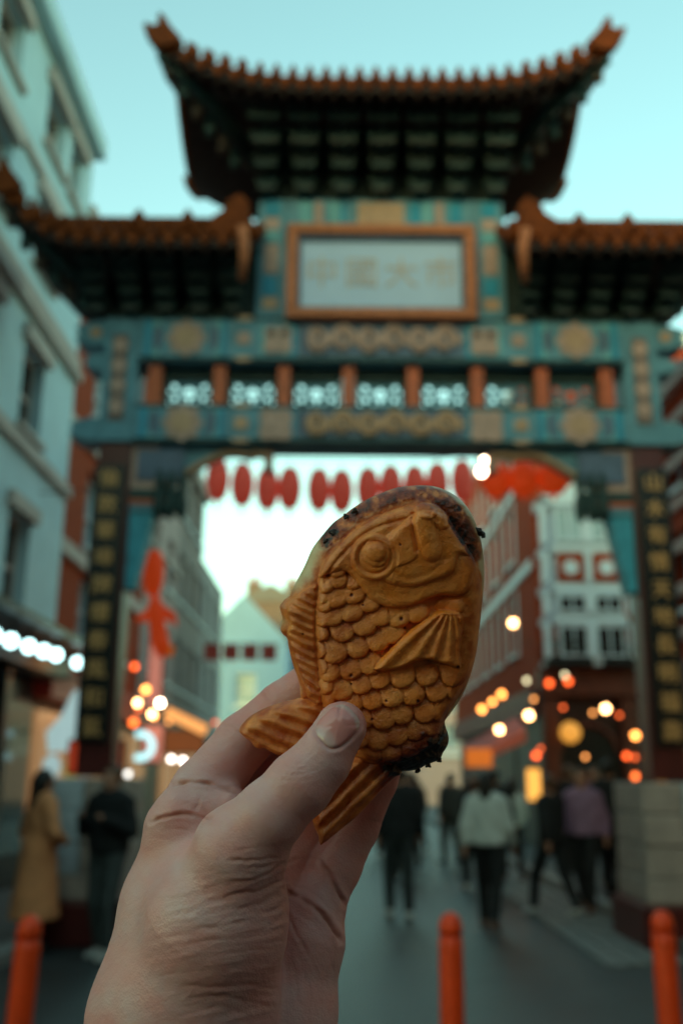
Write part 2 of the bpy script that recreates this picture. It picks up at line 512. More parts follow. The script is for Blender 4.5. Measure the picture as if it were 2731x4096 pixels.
def painted_beam(name, z0, z1, yf, upper):
    b = MB().box(-2.83, 2.83, yf, 0.24, z0, z1, 0.015).build(name, TEAL, gate)
    H_ = z1 - z0; zc = (z0 + z1) / 2
    y = yf
    def slab(x0, x1, za, zb, m, nm, pr_=0.012):
        MB().box(x0, x1, y - pr_, y - 0.001, za, zb, 0.003).build(nm, m, b)
    slab(-2.82, 2.82, z0 + 0.012, z0 + 0.05, GREEN, 'edge_band', 0.010)
    slab(-2.82, 2.82, z1 - 0.05, z1 - 0.012, GREEN, 'edge_band', 0.010)
    slab(-0.96, 0.96, z0 + 0.07, z1 - 0.07, NAVY, 'centre_panel', 0.016)
    # scrolling gilt dragons on the centre panel
    for k in range(6):
        cx = -0.74 + k * 0.296
        pts = [(cx + 0.115 * math.cos(t) * (1 - t / 16), y - 0.030, zc + (0.30 * H_) * math.sin(t * (1 if k % 2 else -1)) * (1 - t / 16)) for t in np.linspace(0, 11, 40)]
        MB().tube(pts, 0.036 if upper else 0.038, 6).build('gilt_scroll', TAN if upper else GOLD, b)
        MB().prism(lobed(cx + 0.13, zc, 0.075, 5, 0.25), y - 0.040, y - 0.017).build('gilt_cloud', TAN if upper else GOLD, b)
    for s in (-1, 1):
        lo = lambda a, c: (min(s * a, s * c), max(s * a, s * c))
        for a, c, m in ((1.00, 1.05, BLUE), (1.06, 1.10, TEAL_L), (1.36 if upper else 1.30, 1.40 if upper else 1.34, TEAL_L), (1.80, 1.86, BLUE), (1.87, 1.93, TEAL_L), (2.68, 2.76, BLUE), (2.58, 2.66, TEAL_L)):
            x0, x1 = lo(a, c)
            slab(x0, x1, z0 + 0.055, z1 - 0.055, m, 'painted_stripe', 0.014)
        MB().prism(lobed(s * 1.20, zc - 0.02, 0.175 if upper else 0.20, 4, 0.16, 0.78), y - 0.03, y - 0.001).build('carved_mask', TAN, b)
        if upper:
            for e in (-1, 1):
                MB().prism([(s * 1.20 + e * 0.075 + 0.045 * math.cos(a), zc + 0.06 + 0.04 * math.sin(a)) for a in np.linspace(0, 2 * math.pi, 12, endpoint=False)], y - 0.042, y - 0.0305).build('mask_eye', BLACKL, b)
        MB().prism(lobed(s * 2.27, zc, 0.215, 8, 0.10), y - 0.022, y - 0.001).build('medallion', TAN, b)
        MB().prism(lobed(s * 2.27, zc, 0.13, 6, 0.16, 0.3), y - 0.034, y - 0.0225).build('medallion_flower', GOLD, b)
        for e in (-1, 1):
            MB().prism([(s * 2.27 + e * 0.33 + 0.05 * math.cos(a), zc + 0.16 * math.sin(a)) for a in np.linspace(0, 2 * math.pi, 14, endpoint=False)], y - 0.016, y - 0.001).build('painted_leaf', NAVY, b)
        MB().prism(lobed(s * 1.60, zc, 0.085, 4, 0.10, 0.78), y - 0.020, y - 0.001).build('small_flower', TAN if upper else GOLD, b)
        for zq in (z0 + 0.028, z1 - 0.028):
            MB().prism([(s * 1.60 + 0.10 * math.cos(a), zq + 0.035 * math.sin(a)) for a in np.linspace(0, 2 * math.pi, 14, endpoint=False)], y - 0.018, y - 0.011).build('half_flower', GOLD, b)
    return b
painted_beam('lower_beam', 5.285, 5.755, -0.26, False)
painted_beam('upper_beam', 6.275, 6.845, -0.28, True)
# open lattice between the beams
for k in range(8):
    x = -2.625 + k * 0.75
    MB().box(x - 0.075, x + 0.075, -0.20, 0.20, 5.757, 6.273, 0.012).build('red_post', VERM, gate)
for k in range(7):
    xc = -2.25 + k * 0.75
    p = MB()
    p.box(xc - 0.295, xc + 0.295, -0.06, 0.06, 5.759, 5.80); p.box(xc - 0.295, xc + 0.295, -0.06, 0.06, 6.13, 6.271)
    p.box(xc - 0.295, xc - 0.255, -0.058, 0.058, 5.801, 6.129); p.box(xc + 0.255, xc + 0.295, -0.058, 0.058, 5.801, 6.129)
    o = p.build('lattice_frame', GREEN, gate)
    for sx in (-1, 1):
        for (dx, dz, r) in ((0.17, 0.09, 0.062), (0.17, -0.07, 0.055), (0.07, 0.12, 0.055), (0.075, -0.12, 0.045)):
            pts = [(xc + sx * (dx + r * math.cos(t)), 0, 5.985 + dz + r * math.sin(t)) for t in np.linspace(0, 2 * math.pi, 15)]
            MB().tube(pts, 0.025, 6).build('lattice_scroll', TEAL, o)
    for bx_ in (-0.05, 0.05): MB().tube([(xc + bx_, 0, 5.80), (xc + bx_ * 1.6, 0, 5.97), (xc + bx_, 0, 6.13)], 0.014, 6).build('lattice_bar', TEAL, o)
    MB().tube([(xc - 0.255, 0, 5.97), (xc + 0.255, 0, 5.97)], 0.013, 6).build('lattice_bar', TEAL, o)
    MB().tube([(xc - 0.25, 0, 6.15), (xc - 0.1, 0, 6.08), (xc, 0, 6.12), (xc + 0.1, 0, 6.08), (xc + 0.25, 0, 6.15)], 0.02, 6).build('lattice_scroll', TEAL, o)
# upper centre bay
for s in (-1, 1):
    c = MB().box(min(s * 1.14, s * 1.48), max(s * 1.14, s * 1.48), -0.26, 0.24, 6.848, 8.42, 0.015).build('bay_post', TEAL, gate)
    for k, (z0, z1, m) in enumerate(((6.95, 7.10, GOLD), (7.14, 7.36, BLUE), (7.42, 7.80, TAN), (7.84, 7.98, TEAL_L), (8.0, 8.16, TAN), (8.19, 8.38, BLUE))):
        MB().box(min(s * 1.22, s * 1.40), max(s * 1.22, s * 1.40), -0.275, -0.261, z0, z1, 0.004).build('post_panel', m, c)
ln = MB().box(-1.138, 1.138, -0.27, 0.24, 8.00, 8.42, 0.015).build('lintel', TEAL, gate)
for x0, x1, m in ((-0.98, -0.84, TEAL_L), (-0.80, -0.70, TAN), (-0.62, -0.50, TEAL_L), (-0.48, -0.42, BLUE), (-0.28, 0.28, GOLD), (0.36, 0.48, BLUE), (0.52, 0.60, TEAL_L), (0.66, 0.76, TAN), (0.84, 0.98, BLUE)):
    MB().box(x0, x1, -0.284, -0.271, 8.05, 8.37, 0.004).build('lintel_panel', m, ln)
# signboard
sb = MB().box(-1.02, 1.02, -0.33, -0.272, 6.86, 7.90).build('signboard', BOARDF, gate)
fr = MB()
for (x0, x1, z0, z1) in ((-1.12, 1.12, 7.87, 7.995), (-1.12, 1.12, 6.775, 6.90), (-1.12, -0.985, 6.902, 7.868), (0.985, 1.12, 6.902, 7.868)):
    fr.box(x0, x1, -0.44, -0.33, z0, z1, 0.02)
fo = fr.build('sign_frame', FRAME, gate)
inn = MB()
for (x0, x1, z0, z1) in ((-0.983, 0.983, 7.81, 7.868), (-0.983, 0.983, 6.902, 6.935), (-0.983, -0.945, 6.937, 7.808), (0.945, 0.983, 6.937, 7.808)):
    inn.box(x0, x1, -0.375, -0.331, z0, z1)
inn.build('sign_inner_border', NAVY, gate)
for k, ch in enumerate('中國大市'):
    o = link_mesh('sign_character', text_mesh(ch, 0.42, mat('faded_gold_lettering', (0.55, 0.45, 0.42), 0.5, 0.1, 10), 0.006), sb)
    o.location = (-0.70 + k * 0.47, -0.338, 7.37)

# bracket sets under the eaves
def bracket_set(parent, x, z0, h, reach, w):
    """Stacked arms that step forward tier by tier."""
    n = 4
    b = None
    for i in range(n):
        za, zb = z0 + h * i / n, z0 + h * (i + 0.62) / n
        ww = w * (0.45 + 0.55 * (i + 1) / n)
        yf = -0.24 - reach * (i + 1) / n
        m = (GREEN, SHADE, GREEN, SHADE)[i]
        t = MB()
        t.box(x - 0.05, x + 0.05, yf, -0.22, za, zb)
        t.box(x - ww / 2, x + ww / 2, yf + 0.01, yf + 0.09, za + 0.004, zb - 0.004)
        for e in (-1, 0, 1):
            t.box(x + e * ww * 0.42 - 0.045, x + e * ww * 0.42 + 0.045, yf - 0.006, yf + 0.10, zb, z0 + h * (i + 1) / n - 0.002)
        o = t.build('bracket_tier', m, parent if b is None else b)
        if b is None: b = o
        MB().box(x - ww / 2, x + ww / 2, yf - 0.004, yf + 0.008, za + 0.012, za + 0.03).build('bracket_edge', (BRK_TRIM, GREEN2)[i % 2], b)
    return b
for k in range(7):
    bracket_set(gate, -1.38 + k * 0.46, 8.43, 0.70, 0.85, 0.36)
for s in (-1, 1):
    for k in range(5):
        bracket_set(gate, s * (1.72 + k * 0.40), 6.86, 0.52, 0.62, 0.30)
# timber walls behind the bracket sets
MB().box(-1.45, 1.45, -0.2, 0.2, 8.422, 9.5).build('bracket_wall', SHADE, gate)
for s in (-1, 1):
    MB().box(min(s * 1.482, s * 3.25), max(s * 1.482, s * 3.25), -0.2, 0.2, 6.847, 7.75).build('bracket_wall', SHADE, gate)

def roof(x0, x1, half_y, z_eave, z_ridge, lift, up_l, up_r, nt, nm_label):
    """One tiled roof: dark timber underside, rafters, tile rows front and back, ridge and upturned corners."""
    xc = (x0 + x1) / 2
    def zz(x, t):
        cl = max(0, (xc - x) / (xc - x0) - 0.25) / 0.75 if up_l else 0
        crr = max(0, (x - xc) / (x1 - xc) - 0.25) / 0.75 if up_r else 0
        c = max(cl, crr)
        return z_eave + (z_ridge - z_eave) * t ** 1.25 + lift * c ** 2.6 * (1 - t) ** 1.6
    rt = None
    nxs, nts = 24, 8
    for s in (-1, 1):
        v, f = [], []
        for lay in (0, 1):
            for i in range(nxs + 1):
                for j in range(nts + 1):
                    x = x0 + (x1 - x0) * i / nxs; t = j / nts
                    v.append((x, s * half_y * (1 - t), zz(x, t) - (0.13 if lay else 0.0)))
        n1 = (nxs + 1) * (nts + 1)
        I = lambda i, j, l: l * n1 + i * (nts + 1) + j
        for i in range(nxs):
            for j in range(nts):
                f.append((I(i, j, 0), I(i + 1, j, 0), I(i + 1, j + 1, 0), I(i, j + 1, 0)))
                f.append((I(i, j, 1), I(i, j + 1, 1), I(i + 1, j + 1, 1), I(i + 1, j, 1)))
            f.append((I(i, 0, 0), I(i, 0, 1), I(i + 1, 0, 1), I(i + 1, 0, 0)))
        for j in range(nts):
            f.append((I(0, j, 0), I(0, j + 1, 0), I(0, j + 1, 1), I(0, j, 1)))
            f.append((I(nxs, j, 0), I(nxs, j, 1), I(nxs, j + 1, 1), I(nxs, j + 1, 0)))
        o = MB().add(v, f).build('roof' if rt is None else 'rear_slope', RAFTER, gate if rt is None else rt)
        if rt is None:
            rt = o; o['label'] = nm_label
    step = (x1 - x0) / nt
    for s in (-1, 1):
        for k in range(nt + 1):
            x = x0 + step * k
            pts = [(x, s * (half_y + 0.05) * (1 - t) , zz(x, t) + 0.035) for t in (0, 0.2, 0.45, 0.75, 1.0)]
            m = MB().tube(pts, 0.052, 8)
            m.lathe((x, s * (half_y - 0.02), zz(x, 0.02) + 0.07), [(0.050, -0.02), (0.060, 0.03), (0.040, 0.10), (0.006, 0.16)], 8)
            m.build('roof_tile', TILE, rt)
            if s < 0 and k < nt:
                xd = x + step / 2
                zb = zz(xd, 0)
                MB().prism([(xd - step * 0.36, zb + 0.02), (xd + step * 0.36, zb + 0.02), (xd + step * 0.30, zb - 0.06), (xd, zb - 0.135), (xd - step * 0.30, zb - 0.06)], -half_y - 0.055, -half_y - 0.02).build('drip_tile', TILE, rt)
                MB().tube([(xd, -half_y + 0.03, zz(xd, 0) - 0.165), (xd, -half_y * 0.45, zz(xd, 0.55) - 0.165)], 0.035, 6).build('rafter', RAFTER, rt)
    MB().tube([(x0 + 0.1, 0, z_ridge + 0.05), (x1 - 0.1, 0, z_ridge + 0.05)], 0.11, 8).build('ridge', TILE, rt)
    for (flag, xe, sg) in ((up_l, x0, -1), (up_r, x1, 1)):
        for s in (-1, 1):
            pts = [(xe + sg * 0.02, s * half_y * (1 - t), zz(xe, t) + 0.06) for t in np.linspace(0, 0.95, 8)]
            MB().tube(pts, [0.085] * 8, 8).build('hip_ridge', TILE, rt)
            if flag:
                ze = zz(xe, 0)
                b = [(xe + sg * a, ze + c) for a, c in ((-0.22, -0.02), (-0.12, 0.10), (-0.04, 0.24), (0.02, 0.30), (0.045, 0.22), (0.03, 0.14), (0.10, 0.12), (0.17, 0.16), (0.20, 0.12), (0.16, 0.02), (0.08, -0.10), (-0.02, -0.16), (-0.18, -0.12))]
                MB().prism(b, s * (half_y + 0.06) - 0.07, s * (half_y + 0.06) + 0.07).build('swallowtail_finial', TILE, rt)
                for q in range(4):
                    xq = xe - sg * (0.30 + 0.20 * q)
                    MB().lathe((xq, s * (half_y - 0.08), zz(xq, 0.03) + 0.06), [(0.05, 0), (0.06, 0.05), (0.035, 0.11), (0.05, 0.15), (0.01, 0.21)], 8).build('roof_figure', TILE, rt)
        if flag:
            # painted corner beam below the upturned corner
            zc = zz(xe, 0)
            MB().tube([(xe + sg * 0.02, -half_y + 0.02, zc - 0.16), (xe - sg * 0.55, -half_y * 0.62, zz(xe - sg * 0.55, 0.38) - 0.30), (xe - sg * 1.0, -half_y * 0.2, z_eave - 0.30)], [0.06, 0.09, 0.12], 8).build('corner_beam', GREEN, rt)
            for q in range(6):
                w = 0.08 + q * 0.15
                MB().box(xe - sg * w * 0.9 - 0.05, xe - sg * w * 0.9 + 0.05, -half_y * (1 - 0.12 - q * 0.13) - 0.05, -half_y * (1 - 0.12 - q * 0.13) + 0.05, zz(xe - sg * w, 0.1) - 0.28 - 0.05 * q, zz(xe - sg * w, 0.1) - 0.17, 0.01).build('corner_block', GREEN2 if q % 2 else BRK_TRIM, rt)
    return rt
roof(-2.53, 2.53, 1.42, 9.18, 10.18, 0.52, True, True, 27, 'uppermost roof with both ends turned up')
roof(-4.26, -1.485, 1.12, 7.40, 8.15, 0.62, True, False, 14, None)
roof(1.485, 4.26, 1.12, 7.40, 8.15, 0.62, False, True, 14, None)
for s in (-1, 1):      # curled finials where the side roofs meet the centre bay, and bulky figures on the side roofs
    MB().prism([(s * 1.50 + s * a, 7.50 + c) for a, c in ((0.02, -0.1), (0.0, 0.30), (0.10, 0.42), (0.24, 0.34), (0.30, 0.20), (0.40, 0.14), (0.45, -0.05))], -1.16, -0.98).build('curled_finial', TILE, gate)
    MB().tube([(s * 1.56, -1.16, 7.50), (s * 1.54, -1.10, 7.20), (s * 1.58, -0.95, 6.95)], [0.07, 0.06, 0.04], 8).build('curled_finial_tail', FRAME, gate)
    for xq in (2.2, 2.75):
        MB().lathe((s * xq, -1.02, 7.52), [(0.07, 0), (0.09, 0.06), (0.05, 0.14), (0.07, 0.19), (0.02, 0.27)], 8).build('roof_figure', TILE, gate)

# ================================================================== buildings
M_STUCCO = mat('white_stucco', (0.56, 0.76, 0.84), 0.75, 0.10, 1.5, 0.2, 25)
M_STUCCO_P = mat('pinkish_stone_trim', (0.56, 0.46, 0.42), 0.75, 0.12, 1.5)
M_BRICK = mat('red_brick', (0.36, 0.060, 0.022), 0.9, 0.35, 7, 0.4, 30, spec=0.1)
M_BRICK_B = mat('brown_brick', (0.15, 0.115, 0.10), 0.85, 0.3, 5, 0.4, 30)
M_GREYR = mat('grey_render', (0.30, 0.30, 0.30), 0.8, 0.2, 2)
M_WHITEP = mat('white_window_paint', (0.64, 0.74, 0.80), 0.5, 0.08, 3)
M_GLASS = mat('dark_window_glass', (0.010, 0.018, 0.018), 0.08, 0.2, 2, spec=0.6)
M_GLASS_L = mat('pale_window_glass', (0.28, 0.40, 0.44), 0.15, 0.25, 1.5, spec=0.6)
M_SLATE = mat('slate', (0.13, 0.14, 0.15), 0.7, 0.2, 4)
M_SHOPDARK = mat('dark_shopfront', (0.012, 0.012, 0.012), 0.4, 0.3, 3)

def wall_openings(mb, w, h, rects, depth, z0=0.0):
    """Solid wall in local x (0..w), z (z0..h), leaving the rectangles open."""
    xs = sorted({0, w, *[r[0] for r in rects], *[r[1] for r in rects]})
    zs = sorted({z0, h, *[r[2] for r in rects], *[r[3] for r in rects]})
    for j in range(len(zs) - 1):
        run = None
        for i in range(len(xs) - 1):
            cx, cz = (xs[i] + xs[i + 1]) / 2, (zs[j] + zs[j + 1]) / 2
            hole = any(r[0] < cx < r[1] and r[2] < cz < r[3] for r in rects)
            if hole:
                if run is not None: mb.box(run, xs[i], 0, depth, zs[j], zs[j + 1]); run = None
            elif run is None: run = xs[i]
        if run is not None: mb.box(run, w, 0, depth, zs[j], zs[j + 1])
    return mb

def window(parent, r, glass, frame, sill=True, bars=True, depth=0.22, head=None):
    x0, x1, z0, z1 = r
    f = MB(); t = 0.06
    for a in ((x0, x0 + t, z0, z1), (x1 - t, x1, z0, z1), (x0 + t, x1 - t, z0, z0 + t), (x0 + t, x1 - t, z1 - t, z1)):
        f.box(a[0], a[1], depth - 0.06, depth, a[2], a[3])
    if bars:
        f.box(x0 + t, x1 - t, depth - 0.05, depth, (z0 + z1) / 2 - 0.03, (z0 + z1) / 2 + 0.03)
        f.box((x0 + x1) / 2 - 0.018, (x0 + x1) / 2 + 0.018, depth - 0.045, depth, z0 + t, (z0 + z1) / 2 - 0.03)
        f.box((x0 + x1) / 2 - 0.018, (x0 + x1) / 2 + 0.018, depth - 0.045, depth, (z0 + z1) / 2 + 0.03, z1 - t)
    w = f.build('window', frame, parent)
    MB().box(x0, x1, depth + 0.001, depth + 0.03, z0, z1).build('pane', glass, w)
    if sill: MB().box(x0 - 0.10, x1 + 0.10, -0.09, depth - 0.062, z0 - 0.09, z0 - 0.001, 0.01).build('sill', frame if head is None else head, w)
    if head is not None: MB().box(x0 - 0.14, x1 + 0.14, -0.10, -0.001, z1 + 0.01, z1 + 0.22, 0.01).build('window_head', head, w)
    return w

def facade(name, label, cat, loc, rz, w, h, wallm, rects, glass=None, frame=None, bands=(), depth=5.0, head=None, z0=0.0, roofm=None, bars=True, group=None):
    """A building whose street face runs along local x, facing local -y."""
    b = thing(name, label, cat, loc, rz, group)
    m = MB(); wall_openings(m, w, h, rects, 0.26, z0)
    m.build('wall', wallm, b)
    MB().box(0.0, w, 0.30, depth, z0, h - 0.02).build('rear_wall', wallm, b)
    for i, r in enumerate(rects):
        g = glass[i % len(glass)] if isinstance(glass, (list, tuple)) else (glass or M_GLASS)
        window(b, r, g, frame or M_WHITEP, head=head, bars=bars)
    for (za, zb, out, bm_) in bands:
        MB().box(-0.02, w + 0.02, -out, -0.001, za, zb, 0.012).build('string_course', bm_, b)
    if roofm is not None:
        MB().prism([(-0.05, h), (1.3, h + 1.6), (depth - 1.3, h + 1.6), (depth + 0.05, h)], 0.0, w, 'x').build('roof', roofm, b)
    return b

# the white corner building beside the gate; its face runs down the street
LX = -4.4
rects = []
for z0, z1 in ((3.70, 5.05), (6.25, 7.45), (8.70, 9.75), (10.65, 11.60)):
    for y in (4.0, 6.2, 8.4, 10.6, 12.75):
        rects.append((y - 2.3, y - 2.3 + 0.95, z0, z1))
    if z0 > 10: rects.append((11.75, 12.4, z0, z1))
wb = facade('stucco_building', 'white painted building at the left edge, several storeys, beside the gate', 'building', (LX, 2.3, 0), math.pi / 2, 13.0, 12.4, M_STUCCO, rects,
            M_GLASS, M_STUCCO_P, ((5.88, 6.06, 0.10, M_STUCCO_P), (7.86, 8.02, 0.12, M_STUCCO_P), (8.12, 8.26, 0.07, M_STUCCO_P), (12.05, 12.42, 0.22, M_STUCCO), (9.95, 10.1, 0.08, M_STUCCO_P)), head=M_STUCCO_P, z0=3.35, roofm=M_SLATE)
# its dark shopfront, fascia and lit lamps under the canopy
sf = MB(); sf.box(0, 13.0, 0.25, 0.4, 0, 3.34)
sf.build('shopfront_wall', M_SHOPDARK, wb)
for k in range(6):
    x = 0.4 + k * 2.1
    MB().box(x, x + 0.22, -0.04, 0.25, 0.0, 3.0, 0.015).build('shopfront_pier', M_SHOPDARK, wb)
    MB().box(x + 0.30, x + 1.95, 0.18, 0.246, 0.55, 2.6).build('shop_window', M_GLASS, wb)
MB().box(-0.02, 13.02, -0.28, 0.24, 3.005, 3.33, 0.02).build('fascia', M_SHOPDARK, wb)
MB().prism([(-0.95, 3.30), (-0.95, 3.38), (0.0, 3.58), (0.0, 3.34)], 5.0, 13.0, 'x').build('canopy', M_SHOPDARK, wb)

# red brick building next door
rects = [(0.9, 2.0, 3.9, 5.0), (0.9, 2.0, 5.5, 6.9), (0.9, 2.0, 7.9, 9.2), (3.6, 4.7, 3.9, 5.0), (3.6, 4.7, 5.5, 6.9), (3.6, 4.7, 7.9, 9.2)]
rects = [(r[0] + 0.7, r[1] + 0.7, r[2], r[3]) for r in rects]
bb = facade('brick_building', 'red brick building with white windows just behind the left gate pillar', 'building', (-4.5, 15.35, 0), math.pi / 2, 7.05, 11.2, M_BRICK, rects,
            M_GLASS_L, M_WHITEP, ((5.05, 5.3, 0.1, M_STUCCO_P), (7.2, 7.4, 0.08, M_STUCCO_P), (10.8, 11.2, 0.2, M_STUCCO_P)), z0=3.3, roofm=M_SLATE)
MB().box(0, 7.05, 0.25, 0.4, 0, 3.29).build('shopfront_wall', M_SHOPDARK, bb)
MB().box(0, 7.05, -0.12, 0.24, 2.75, 3.28, 0.02).build('fascia', mat('red_fascia', (0.30, 0.03, 0.015), 0.5, 0.2, 3), bb)
for k in range(3):
    MB().box(0.3 + k * 2.3, 2.3 + k * 2.3, 0.15, 0.24, 0.5, 2.6).build('shop_window', mat('lit_shop_window', (0.2, 0.12, 0.06), 0.3, 0.4, 1.2, emit=(1.0, 0.50, 0.20), estr=0.05), bb)

# further down the left side
def terrace(name, label, x, y0, y1, h, wallm, cols, rows, frame, group=None, z0=3.2, depth=5.0, roofm=M_SLATE, facing=1, glass=M_GLASS_L, shop=None, bands=()):
    L = y1 - y0
    rects = []
    for r in range(rows):
        za = z0 + 0.75 + r * (h - z0 - 0.3) / rows
        for c in range(cols):
            xa = (c + 0.5) * L / cols
            rects.append((xa - 0.5, xa + 0.5, za, za + (h - z0 - 0.3) / rows * 0.58))
    if facing == 1:
        b = facade(name, label, 'building', (x, y0, 0), math.pi / 2, L, h, wallm, rects, glass, frame, bands, depth, None, z0, roofm, True, group)
    else:
        b = facade(name, label, 'building', (x, y1, 0), -math.pi / 2, L, h, wallm, rects, glass, frame, bands, depth, None, z0, roofm, True, group)
    MB().box(0, L, 0.25, 0.4, 0, z0 - 0.01).build('shopfront_wall', M_SHOPDARK, b)
    MB().box(0, L, -0.10, 0.24, z0 - 0.5, z0 - 0.012, 0.02).build('fascia', shop or M_GREYR, b)
    for c in range(max(1, int(L / 2.4))):
        MB().box(0.25 + c * 2.4, 0.25 + c * 2.4 + 1.9, 0.16, 0.24, 0.4, z0 - 0.65).build('shop_window', MATS['lit_shop_window'], b)
    return b
M_PINK = mat('dusty_pink_render', (0.50, 0.38, 0.36), 0.8, 0.2, 2)
terrace('terraced_building', 'pinkish rendered terrace with pale windows, second along the left side beyond the gate', -4.5, 22.45, 27.0, 10.6, M_PINK, 2, 3, M_WHITEP, bands=((6.9, 7.05, 0.08, M_STUCCO_P),), shop=mat('dark_red_fascia', (0.16, 0.02, 0.01), 0.5, 0.2))
terrace('terraced_building', 'brown brick terrace ending at the bright sky, third along the left side', -4.55, 27.05, 32.0, 10.8, mat('grey_brown_brick', (0.30, 0.25, 0.235), 0.85, 0.3, 5), 3, 3, M_WHITEP, bands=((10.4, 10.8, 0.2, M_STUCCO_P),), shop=mat('green_fascia', (0.03, 0.08, 0.07), 0.5, 0.2))
terrace('terraced_building', 'lower grey brick house beyond the brown terrace on the left', -4.6, 32.05, 38.5, 8.5, mat('pale_grey_brick', (0.36, 0.34, 0.34), 0.85, 0.3, 5), 3, 2, M_WHITEP, shop=M_GREYR)
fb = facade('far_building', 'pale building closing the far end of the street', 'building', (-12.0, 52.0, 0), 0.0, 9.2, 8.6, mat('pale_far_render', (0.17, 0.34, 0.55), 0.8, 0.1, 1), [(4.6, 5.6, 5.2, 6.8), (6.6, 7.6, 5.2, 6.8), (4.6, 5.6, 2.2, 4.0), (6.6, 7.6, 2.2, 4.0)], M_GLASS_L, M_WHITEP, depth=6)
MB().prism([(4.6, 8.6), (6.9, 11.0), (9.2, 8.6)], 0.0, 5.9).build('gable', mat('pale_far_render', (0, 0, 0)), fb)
db = thing('chimney_house', 'dark far house with chimneys showing above the pale rooftops', 'house', (-3.9, 60.0, 0))
MB().box(-2.4, 1.7, 0, 5, 0, 12.0).build('wall', M_BRICK_B, db)
MB().prism([(-2.5, 12.0), (-0.4, 13.1), (1.8, 12.0)], -0.1, 5.1).build('roof', M_SLATE, db)
for cx in (-1.5, 0.9):
    c = MB().box(cx - 0.45, cx + 0.45, 1.0, 2.0, 12.2, 13.4, 0.02).build('chimney', M_BRICK_B, db)
    for q in range(4): MB().lathe((cx - 0.33 + q * 0.22, 1.5, 13.4), [(0.09, 0), (0.07, 0.25), (0.08, 0.4)], 8).build('chimney_pot', M_BRICK, c)
# the right side: a brick corner house with white bays, its flank running away down the street
RBX = 4.35
hb_ = thing('corner_pub', 'red brick corner building with white bay windows above a dark pub front', 'building', (RBX, 22.0, 0))
rects = [(0.30, 0.85, 8.9, 10.3), (1.3, 1.85, 8.9, 10.3), (2.6, 3.3, 4.6, 6.0), (2.6, 3.3, 6.9, 8.3), (2.6, 3.3, 8.9, 10.3), (4.4, 5.2, 4.6, 6.0), (4.4, 5.2, 6.9, 8.3)]
wm = MB(); wall_openings(wm, 7.0, 12.0, rects, 0.26, 4.0); wm.build('wall', M_BRICK, hb_)
MB().box(0.27, 7.0, 0.30, 16, 4.0, 11.98).build('rear_wall', M_BRICK, hb_)
for r in rects: window(hb_, r, M_GLASS_L, M_WHITEP)
# two-storey white bay
bay = MB()
bp_ = [(0.10, 0.0), (0.32, -0.62), (1.78, -0.62), (2.0, 0.0)]
def bay_band(z0, z1, grow, m, nm, par):
    c = np.array([1.05, -0.2])
    poly = [tuple(c + (np.array(p) - c) * np.array([1 + grow, 1 + grow * 1.4])) for p in bp_]
    poly[0] = (poly[0][0], -0.001); poly[3] = (poly[3][0], -0.001)
    return MB().prism(poly, z0, z1, 'z').build(nm, m, par)
bayo = bay_band(3.99, 4.12, 0.05, M_WHITEP, 'bay', hb_)
for (za, zb, gr, m_, nm_) in ((4.123, 4.88, -0.06, M_BRICK, 'bay_core'), (4.883, 5.06, 0.05, M_WHITEP, 'bay_cornice'), (5.063, 5.56, -0.06, M_WHITEP, 'bay_core'), (5.563, 5.74, 0.05, M_WHITEP, 'bay_cornice'),
                              (5.743, 6.46, -0.05, M_WHITEP, 'bay_core'), (6.463, 6.62, 0.05, M_WHITEP, 'bay_cornice'), (6.623, 7.50, -0.06, M_WHITEP, 'bay_core'), (7.503, 7.72, 0.09, M_WHITEP, 'bay_cornice')):
    bay_band(za, zb, gr, m_, nm_, bayo)
MB().prism([(0.05, 7.723), (2.05, 7.723), (1.75, 7.86), (1.4, 7.95), (1.05, 8.22), (0.7, 7.95), (0.35, 7.86)], -0.6, -0.1).build('bay_pediment', M_WHITEP, bayo)
for x0 in (0.34, 1.12):
    for z0, z1, g_ in ((6.68, 7.44, M_GLASS_L), (5.12, 5.50, M_GLASS), (4.16, 4.84, M_GLASS)):
        w = MB()
        w.box(x0, x0 + 0.64, -0.70, -0.585, z0, z0 + 0.05); w.box(x0, x0 + 0.64, -0.70, -0.585, z1 - 0.05, z1)
        w.box(x0, x0 + 0.06, -0.698, -0.585, z0 + 0.051, z1 - 0.051); w.box(x0 + 0.58, x0 + 0.64, -0.698, -0.585, z0 + 0.051, z1 - 0.051)
        w.box(x0 + 0.30, x0 + 0.34, -0.69, -0.585, z0 + 0.051, z1 - 0.051)
        wo = w.build('window', M_WHITEP, bayo)
        for a in (0.061, 0.341): MB().box(x0 + a, x0 + a + 0.238, -0.66, -0.62, z0 + 0.052, z1 - 0.052).build('pane', g_, wo)
    pn = MB().box(x0 + 0.03, x0 + 0.61, -0.68, -0.585, 5.80, 6.42, 0.01).build('brick_panel', M_BRICK, bayo)
    MB().prism([(x0 + 0.32 + 0.16 * math.cos(a), 6.10 + 0.16 * math.sin(a)) for a in np.linspace(0, 2 * math.pi, 20, endpoint=False)], -0.71, -0.681).build('roundel', M_WHITEP, pn)
for x0 in (0.02, 0.98, 1.86):
    for za, zb in ((4.123, 4.88), (5.063, 5.56), (5.743, 6.46), (6.623, 7.50)):
        MB().box(x0, x0 + 0.14, -0.73, -0.59, za + 0.001, zb - 0.001, 0.012).build('pilaster', M_WHITEP, bayo)
for (za, zb) in ((4.4, 4.52), (5.0, 5.12), (5.6, 5.72), (6.3, 6.5), (7.1, 7.22), (7.7, 7.82), (8.4, 8.7), (10.6, 10.8), (11.6, 12.0)):
    MB().box(2.1, 7.0, -0.12, -0.001, za, zb, 0.01).build('string_course', M_WHITEP, hb_)
